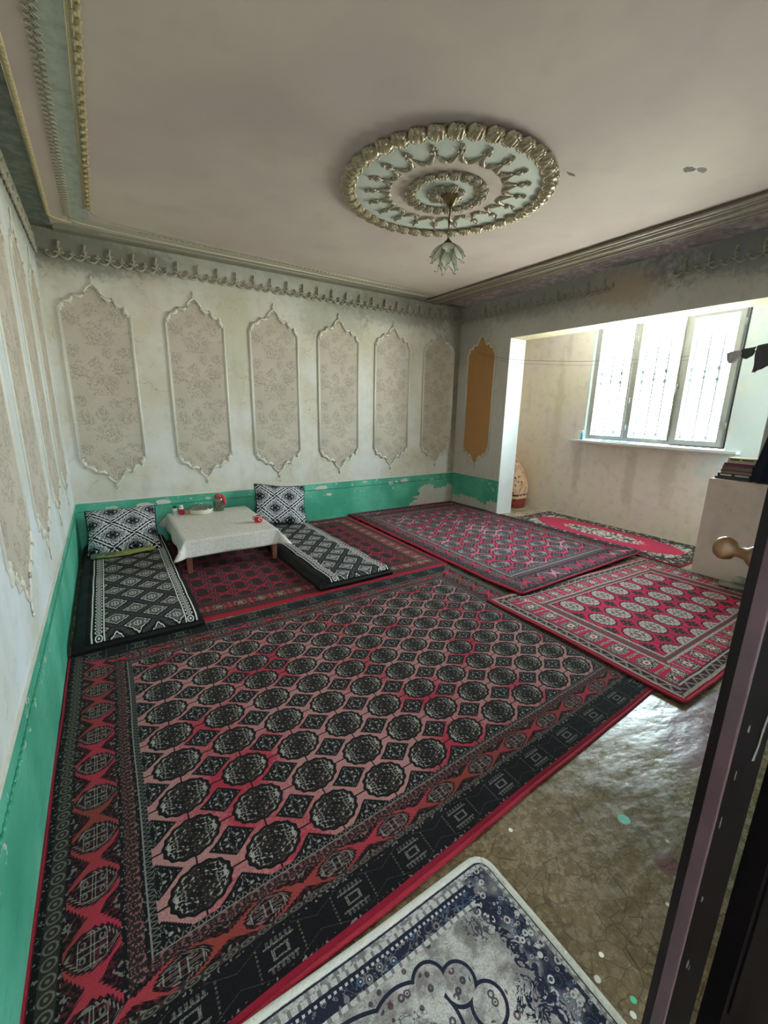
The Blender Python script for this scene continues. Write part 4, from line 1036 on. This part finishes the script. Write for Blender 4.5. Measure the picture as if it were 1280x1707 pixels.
# cloth: parametric with square drape corners
OV = .155
def cloth_fn(a_, s_):
    wx, wy = TX1 - TX0, TY1 - TY0
    x = -OV + (wx + 2 * OV) * a_; y = -OV + (wy + 2 * OV) * s_
    ox = max(0, -x, x - wx); oy = max(0, -y, y - wy); sx = -1 if x < 0 else 1; sy = -1 if y < 0 else 1
    cx = min(max(x, 0), wx); cy = min(max(y, 0), wy); z = 0
    if ox > 0 and oy > 0:      # corner: folded cone pointing out
        m_ = max(ox, oy); k = min(ox, oy) / max(m_, 1e-6)
        z = -m_ * .96; out = m_ * (.20 + .50 * k)
        cx += sx * (out if ox >= oy else out * k * .9); cy += sy * (out if oy >= ox else out * k * .9)
        cx += 0; 
    elif ox > 0: z = -ox * .97; cx += sx * ox * (.18 + .05 * sin(y * 14))
    elif oy > 0: z = -oy * .97; cy += sy * oy * (.16 + .05 * sin(x * 11 + 1))
    lim = 1
    if sy > 0 and oy > 0: cy = min(cy, wy + .07)
    z += .0015 * mnoise.noise(Vector((x * 6, y * 6, 0))) + (.003 * max(0, 1 - abs((y - .30) + (x - .45) * .25) / .012) if (ox == 0 and oy == 0 and x > .3) else 0)
    return (TX0 + cx, TY0 + cy, TZ + .002 + z), (x, y)
b = MB(); b.grid(64, 78, cloth_fn); b.uv = {}
cloth = b.build('tablecloth', M['cloth'], None, True); sd = cloth.modifiers.new('t', 'SOLIDIFY'); sd.thickness = .0015; sd.offset = 1
tag(cloth, 'pale cream embossed cloth draped over the low table', 'tablecloth')
# things on the table
TT = TZ + .004
o = bottle('pill_bottle', (.885, -.20, TT), [(.026, 0), (.028, .004), (.028, .062), (.018, .075)], white, [(.019, .074), (.019, .098), (.016, .102)], greenc, None, ([(.0285, .012), (.0285, .05)], flat('grey_print_label', (196, 200, 198), .6, .2, 90)))
tag(o, 'small white bottle with dark green cap, first item on the left of the low table', 'bottle')
o = bottle('pill_bottle', (.945, -.225, TT), [(.024, 0), (.026, .004), (.026, .07), (.017, .082)], white, [(.02, .080), (.02, .102), (.017, .106)], white, None, ([(.0265, .004), (.0265, .066)], redp))
tag(o, 'crimson and white bottle with white cap beside the green-capped one', 'bottle')
bx = empty('small_carton', (.996, -.195, TT), (0, 0, .2)); tag(bx, 'tiny pink and beige carton between the red bottle and the round box', 'carton')
MB().box(-.025, .025, -.015, .015, 0, .045).build('body', flat('pink_card', (190, 140, 130), .7), bx, bevel=.001)
MB().box(-.012, .012, -.0158, -.015, .01, .035).build('print', flat('beige_card', (214, 196, 170), .7), bx)
tn = empty('round_box', (1.145, -.235, TT)); tn.scale = (.93, .93, 1); tag(tn, 'wide round cream box with a low clear lid at the back of the low table', 'box')
MB().lathe([(.118, 0), (.128, .006), (.132, .04), (.130, .052), (.122, .052), (.120, .012), (.0001, .010)], k=40, capt=False).build('body', flat('cream_plastic', (224, 216, 198), .4, .04), tn, True)
MB().lathe([(.129, .052), (.128, .062), (.110, .082), (.060, .092), (.0001, .094)], k=40, capb=False, capt=False).build('lid', clear_glass('lid_plastic', (208, 216, 212), .2), tn, True)
MB().tube([(-.018, 0, .094), (-.010, 0, .108), (.010, 0, .108), (.018, 0, .094)], .004, 6).build('lid_knob', white, tn, True)
jr = empty('glass_jar', (1.34, -.20, TT)); jr.scale = (1.05, 1.05, 1.1); tag(jr, 'glass jar of colourful sweets with a pink cloth over its top, on the low table', 'jar')
MB().lathe([(.052, 0), (.056, .006), (.056, .11), (.048, .13), (.044, .138)], k=24).build('glass_body', clear_glass('jar_glass', (216, 236, 226), .15), jr, True)
cm_ = G('mixed_sweets'); cm_.obj(); vv = cm_.vor(60.); n_ = cm_.noise(40., 2)
sweet = cm_.end(cm_.mix(cm_.sm(n_, .45, .5), cm_.mix(vv < .35, lin((196, 88, 92)), lin((222, 200, 170))), cm_.mix(vv < .4, lin((110, 128, 90)), lin((208, 160, 130)))), .5, vv, .004)
b = MB()
rnd = random.Random(3)
for i in range(90):
    t = rnd.random() * 2 * PI; r = .042 * math.sqrt(rnd.random()); b.ball((r * cos(t), r * sin(t), .014 + rnd.random() * .09), .011, (1, 1, 1), 5, 3)
o = b.build('sweets', sweet, jr, True); o['kind'] = 'stuff'
pinkc = flat('pink_cloth_lid', (206, 74, 92), .8, .12, 30)
b = MB().ball((.002, 0, .150), .040, (1.15, 1, .62), 16, 10); b.tube([(.03, -.01, .155), (.052, -.02, .13), (.060, -.024, .09), (.058, -.024, .05)], [.022, .022, .018, .006], 10)
b.v = [tuple(Vector(p) + Vector(p).normalized() * .003 * mnoise.noise(Vector(p) * 60)) for p in b.v]
b.build('cloth_cover', pinkc, jr, True)
mg = empty('red_mug', (1.575, -.93, TT), (0, 0, -.9)); tag(mg, 'red mug with a white crescent and star at the right edge of the low table', 'mug')
mugr = flat('red_glazed_ceramic', (206, 18, 40), .2, .05, 10, coat=.5)
MB().lathe([(.026, 0), (.036, .006), (.041, .02), (.0415, .068), (.0385, .068), (.037, .02), (.02, .008), (.0001, .008)], k=28, capt=False).build('cup', mugr, mg, True)
MB().lathe([(.0415, .066), (.0425, .070), (.0385, .071), (.0375, .066)], k=28, capb=False, capt=False).build('rim', white, mg, True)
MB().tube([(-.040, 0, .056), (-.060, 0, .054), (-.066, 0, .036), (-.058, 0, .02), (-.040, 0, .018)], .005, 8).build('handle', mugr, mg, True)
def oncyl(pts, R, a0, z0):
    return [(R * cos(a0 + x / R), R * sin(a0 + x / R), z0 + z) for x, z in pts]
def crescent():
    o = [(.017 * cos(t), .017 * sin(t)) for t in [PI * .22 + i * (2 * PI - PI * .44) / 16 for i in range(17)]]
    i_ = [(.0045 + .0135 * cos(t), .0135 * sin(t)) for t in [PI * .29 + i * (2 * PI - PI * .58) / 16 for i in range(17)]]
    b = MB(); A = oncyl(o, .0424, -.55, .040); B = oncyl(i_, .0424, -.55, .040); b.v = A + B
    for k in range(16): b.f.append((k, k + 1, 17 + k + 1, 17 + k))
    s5 = []
    for k in range(10):
        r_ = .007 if k % 2 == 0 else .0028; t = PI + k * PI / 5; s5.append((.0145 + r_ * cos(t), r_ * sin(t)))
    n0 = len(b.v); b.v += oncyl([(.0145, 0)], .0426, -.55, .040) + oncyl(s5, .0424, -.55, .040)
    for k in range(10): b.f.append((n0, n0 + 1 + k, n0 + 1 + (k + 1) % 10))
    return b
crescent().build('crescent_emblem', white, mg)

# ---------------------------------------------------------------- mattresses and pillows
def mattress(name, x0, x1, y0, y1, z, th, label, yaw=0, wav=1, seed=0):
    """y0 far, y1 near; black pad with a printed top cover"""
    root = empty(name, ((x0 + x1) / 2, (y0 + y1) / 2, z), (0, 0, yaw)); tag(root, label, 'mattress', 'thin floor mattresses')
    Wd, Ln = x1 - x0, y0 - y1; nu, nv = 24, 60
    def pos(a_, s_, side):
        x = (a_ - .5) * Wd; y = (.5 - s_) * Ln
        e_ = min(a_, 1 - a_) * Wd; f_ = min(s_, 1 - s_) * Ln
        k = min(1, e_ / .05) ** .5 * min(1, f_ / .05) ** .5
        hgt = th * (.30 + .70 * k) + .010 * mnoise.noise(Vector((x * 4 + seed, y * 3, 1))) * k - .010 * k * abs(sin(y * 7.5 + .8)) ** 6
        edge = .010 * mnoise.noise(Vector((y * 3.5, seed, 4))) * (1 if a_ in (0, 1) else 0)
        return (x + edge, y + .012 * mnoise.noise(Vector((x * 5, seed, 8))) * (1 if s_ in (0, 1) else 0), hgt if side else .0)
    b = MB(); b.grid(nu, nv, lambda a_, s_: (pos(a_, s_, 1), (0, 0)))
    n0 = (nu + 1) * (nv + 1); b.grid(nu, nv, lambda a_, s_: (pos(a_, s_, 0), (0, 0)))
    per = [i for i in range(nu + 1)] + [j * (nu + 1) + nu for j in range(1, nv + 1)] + [nv * (nu + 1) + i for i in range(nu - 1, -1, -1)] + [j * (nu + 1) for j in range(nv - 1, 0, -1)]
    for i in range(len(per)): b.f.append((per[i], per[(i + 1) % len(per)], n0 + per[(i + 1) % len(per)], n0 + per[i]))
    b.uv = {}; b.build('pad', M['blackcloth'], root, True)
    m0, mL, mN = .045, .075, .03
    def cov(a_, s_):
        A = (mL + (Wd - mL - .015) * a_) / Wd; B = (.012 + (Ln - .024) * s_) / Ln
        p = pos(A, B, 1); return (p[0], p[1], p[2] + .003), ((Wd - mL - .015) * a_, Ln * s_)
    b = MB(); b.grid(nu * 2, nv * 2, cov); b.build('printed_cover', quilt_print('black_white_quilt_print_' + str(seed), Wd - mL - .015), root, True)
    return root
mattress('floor_mattress', .02, .775, -.02, -2.30, .012, .085, 'black and white printed floor mattress along the left wall with pillow at its head', 0, 1, 0)
mattress('floor_mattress', 1.675, 2.40, -.06, -2.19, .012, .085, 'black and white printed floor mattress to the right of the low table', .02, 1, 3)
pm = pillow_print('pillow_damask_print')
def pillow(loc, rot, w_, l_, t_, label, seed, extra=None):
    root = empty('pillow', loc, rot); tag(root, label, 'pillow', 'black and white damask pillows')
    n_ = 22
    def pos(a_, s_, sd_):
        x = (a_ - .5) * 2; y = (s_ - .5) * 2
        k = (max(0, (1 - abs(x) ** 3.0)) * max(0, (1 - abs(y) ** 3.0))) ** .42
        pin = 1 - .07 * (1 - abs(y)) * abs(x) ** 3; piny = 1 - .07 * (1 - abs(x)) * abs(y) ** 3
        z = sd_ * t_ * .5 * k * (1 + .16 * mnoise.noise(Vector((x * 1.6 + seed, y * 1.6, sd_)))) + .006 * mnoise.noise(Vector((x * 5 + seed, y * 5, 2))) * k
        return (x * w_ / 2 * pin, y * l_ / 2 * piny, z)
    b = MB(); b.grid(n_, n_, lambda a_, s_: (pos(a_, s_, 1), (a_ * w_, s_ * l_))); b.build('front', pm, root, True)
    b = MB(); b.grid(n_, n_, lambda a_, s_: (pos(a_, s_, -1), (a_ * w_, s_ * l_))); b.build('back', pm, root, True)
    pts = [pos(i / n_, 0, 0) for i in range(n_)] + [pos(1, i / n_, 0) for i in range(n_)] + [pos(1 - i / n_, 1, 0) for i in range(n_)] + [pos(0, 1 - i / n_, 0) for i in range(n_)]
    MB().tube(pts, .006, 6, closed=True).build('piping', M['blackcloth'], root, True)
    return root
pillow((.385, -.36, .268), (math.radians(38), 0, -.02), .62, .56, .15, 'black and white damask pillow lying slanted at the head of the left mattress', 1)
fp = MB(); fp.grid(20, 10, lambda a_, s_: ((.10 + .52 * a_, -.68 + .16 * s_ - .02 * sin(a_ * 5), .110 + .014 * sin(PI * s_) + .005 * sin(a_ * 9)), (0, 0))); fp.grid(20, 10, lambda a_, s_: ((.10 + .52 * a_, -.68 + .16 * s_ - .02 * sin(a_ * 5), .105), (0, 0))); fp.uv = {}
gg = G('olive_cloth'); gg.obj(); nn_ = gg.noise(6., 3)
tag(fp.build('folded_cloth', gg.end(gg.mix(gg.sm(nn_, .45, .55), lin((170, 176, 92)), lin((96, 112, 100))), .9), None, True), 'yellow-green folded cloth peeking out from under the left pillow', 'cloth')
pillow((2.05, -.27, .335), (math.radians(60), .12, -.10), .62, .50, .15, 'black and white damask pillow propped upright against the green wall behind the table', 4)

# ---------------------------------------------------------------- door leaf at the right, half open, seen almost edge-on
AL = math.radians(-15); TH = .04
F0 = (CAM.x + .822, CAM.y + .1765, 0)
door = struct(empty('door_1', F0, (0, 0, AL)))     # local x runs from the free edge to the hinge, local y towards the room
b = MB(); b.box(0, .0805, 0, TH, .01, 2.2); b.box(.1895, .66, 0, TH, .01, 2.2); b.box(.0805, .1895, 0, TH, .01, .03); b.box(.0805, .1895, 0, TH, 2.05, 2.2)
b.build('leaf', M['doorface'], door)
MB().box(-.0015, 0, TH * .60, TH, .01, 2.2).build('meeting_edge', M['door'], door)
MB().box(-.006, -.0005, -.001, TH * .58, .01, 2.2).build('rebate_strip', M['mauve'], door, bevel=.002)
MB().box(.205, .50, -.004, 0, .2, 1.9).build('raised_panel', M['doorface'], door, bevel=.003)
b = MB(); rnd = random.Random(5)
for (x, z, w_, h_) in ((.030, 1.085, .012, .02), (.034, .98, .005, .006), (.012, .99, .003, .010), (.010, .90, .002, .012), (.006, .80, .002, .014), (.008, .62, .003, .010), (.012, .45, .004, .014), (.016, .435, .002, .008)):
    b.poly([(x * 1.8 + w_ * (.5 + rnd.random() * .5) * cos(t), -.0002, z + h_ * (.5 + rnd.random() * .5) * sin(t)) for t in [k * PI / 4 for k in range(8)]], .001, (0, -1, 0))
b.tube([(.068, -.001, 1.06), (.066, -.001, 1.02), (.060, -.001, .98), (.059, -.001, .95), (.054, -.001, .92)], [.002, .003, .003, .0025, .004], 6, sq=(1, .3), up=(0, 1, 0))
b.build('paint_chips', M['chip'], door)['kind'] = 'stuff'
rk = Matrix.Rotation(-PI / 2, 3, 'X')
MB().lathe([(.018, 0), (.0195, .004), (.018, .009), (.011, .018), (.0085, .030), (.010, .038), (.017, .043), (.0195, .050), (.0195, .056), (.016, .063), (.009, .067), (.0001, .068)], (.020, TH, 1.278), 24, rot=rk, capt=False).build('door_knob', M['wood'], door, True)
frm = struct(MB().box(1.775, 1.80, -5.12, -4.97, 0, 2.27).box(.03, .06, -5.12, -4.97, 0, 2.27).box(.06, 1.775, -5.12, -4.97, 2.23, 2.27).build('door_frame', M['doorface']))
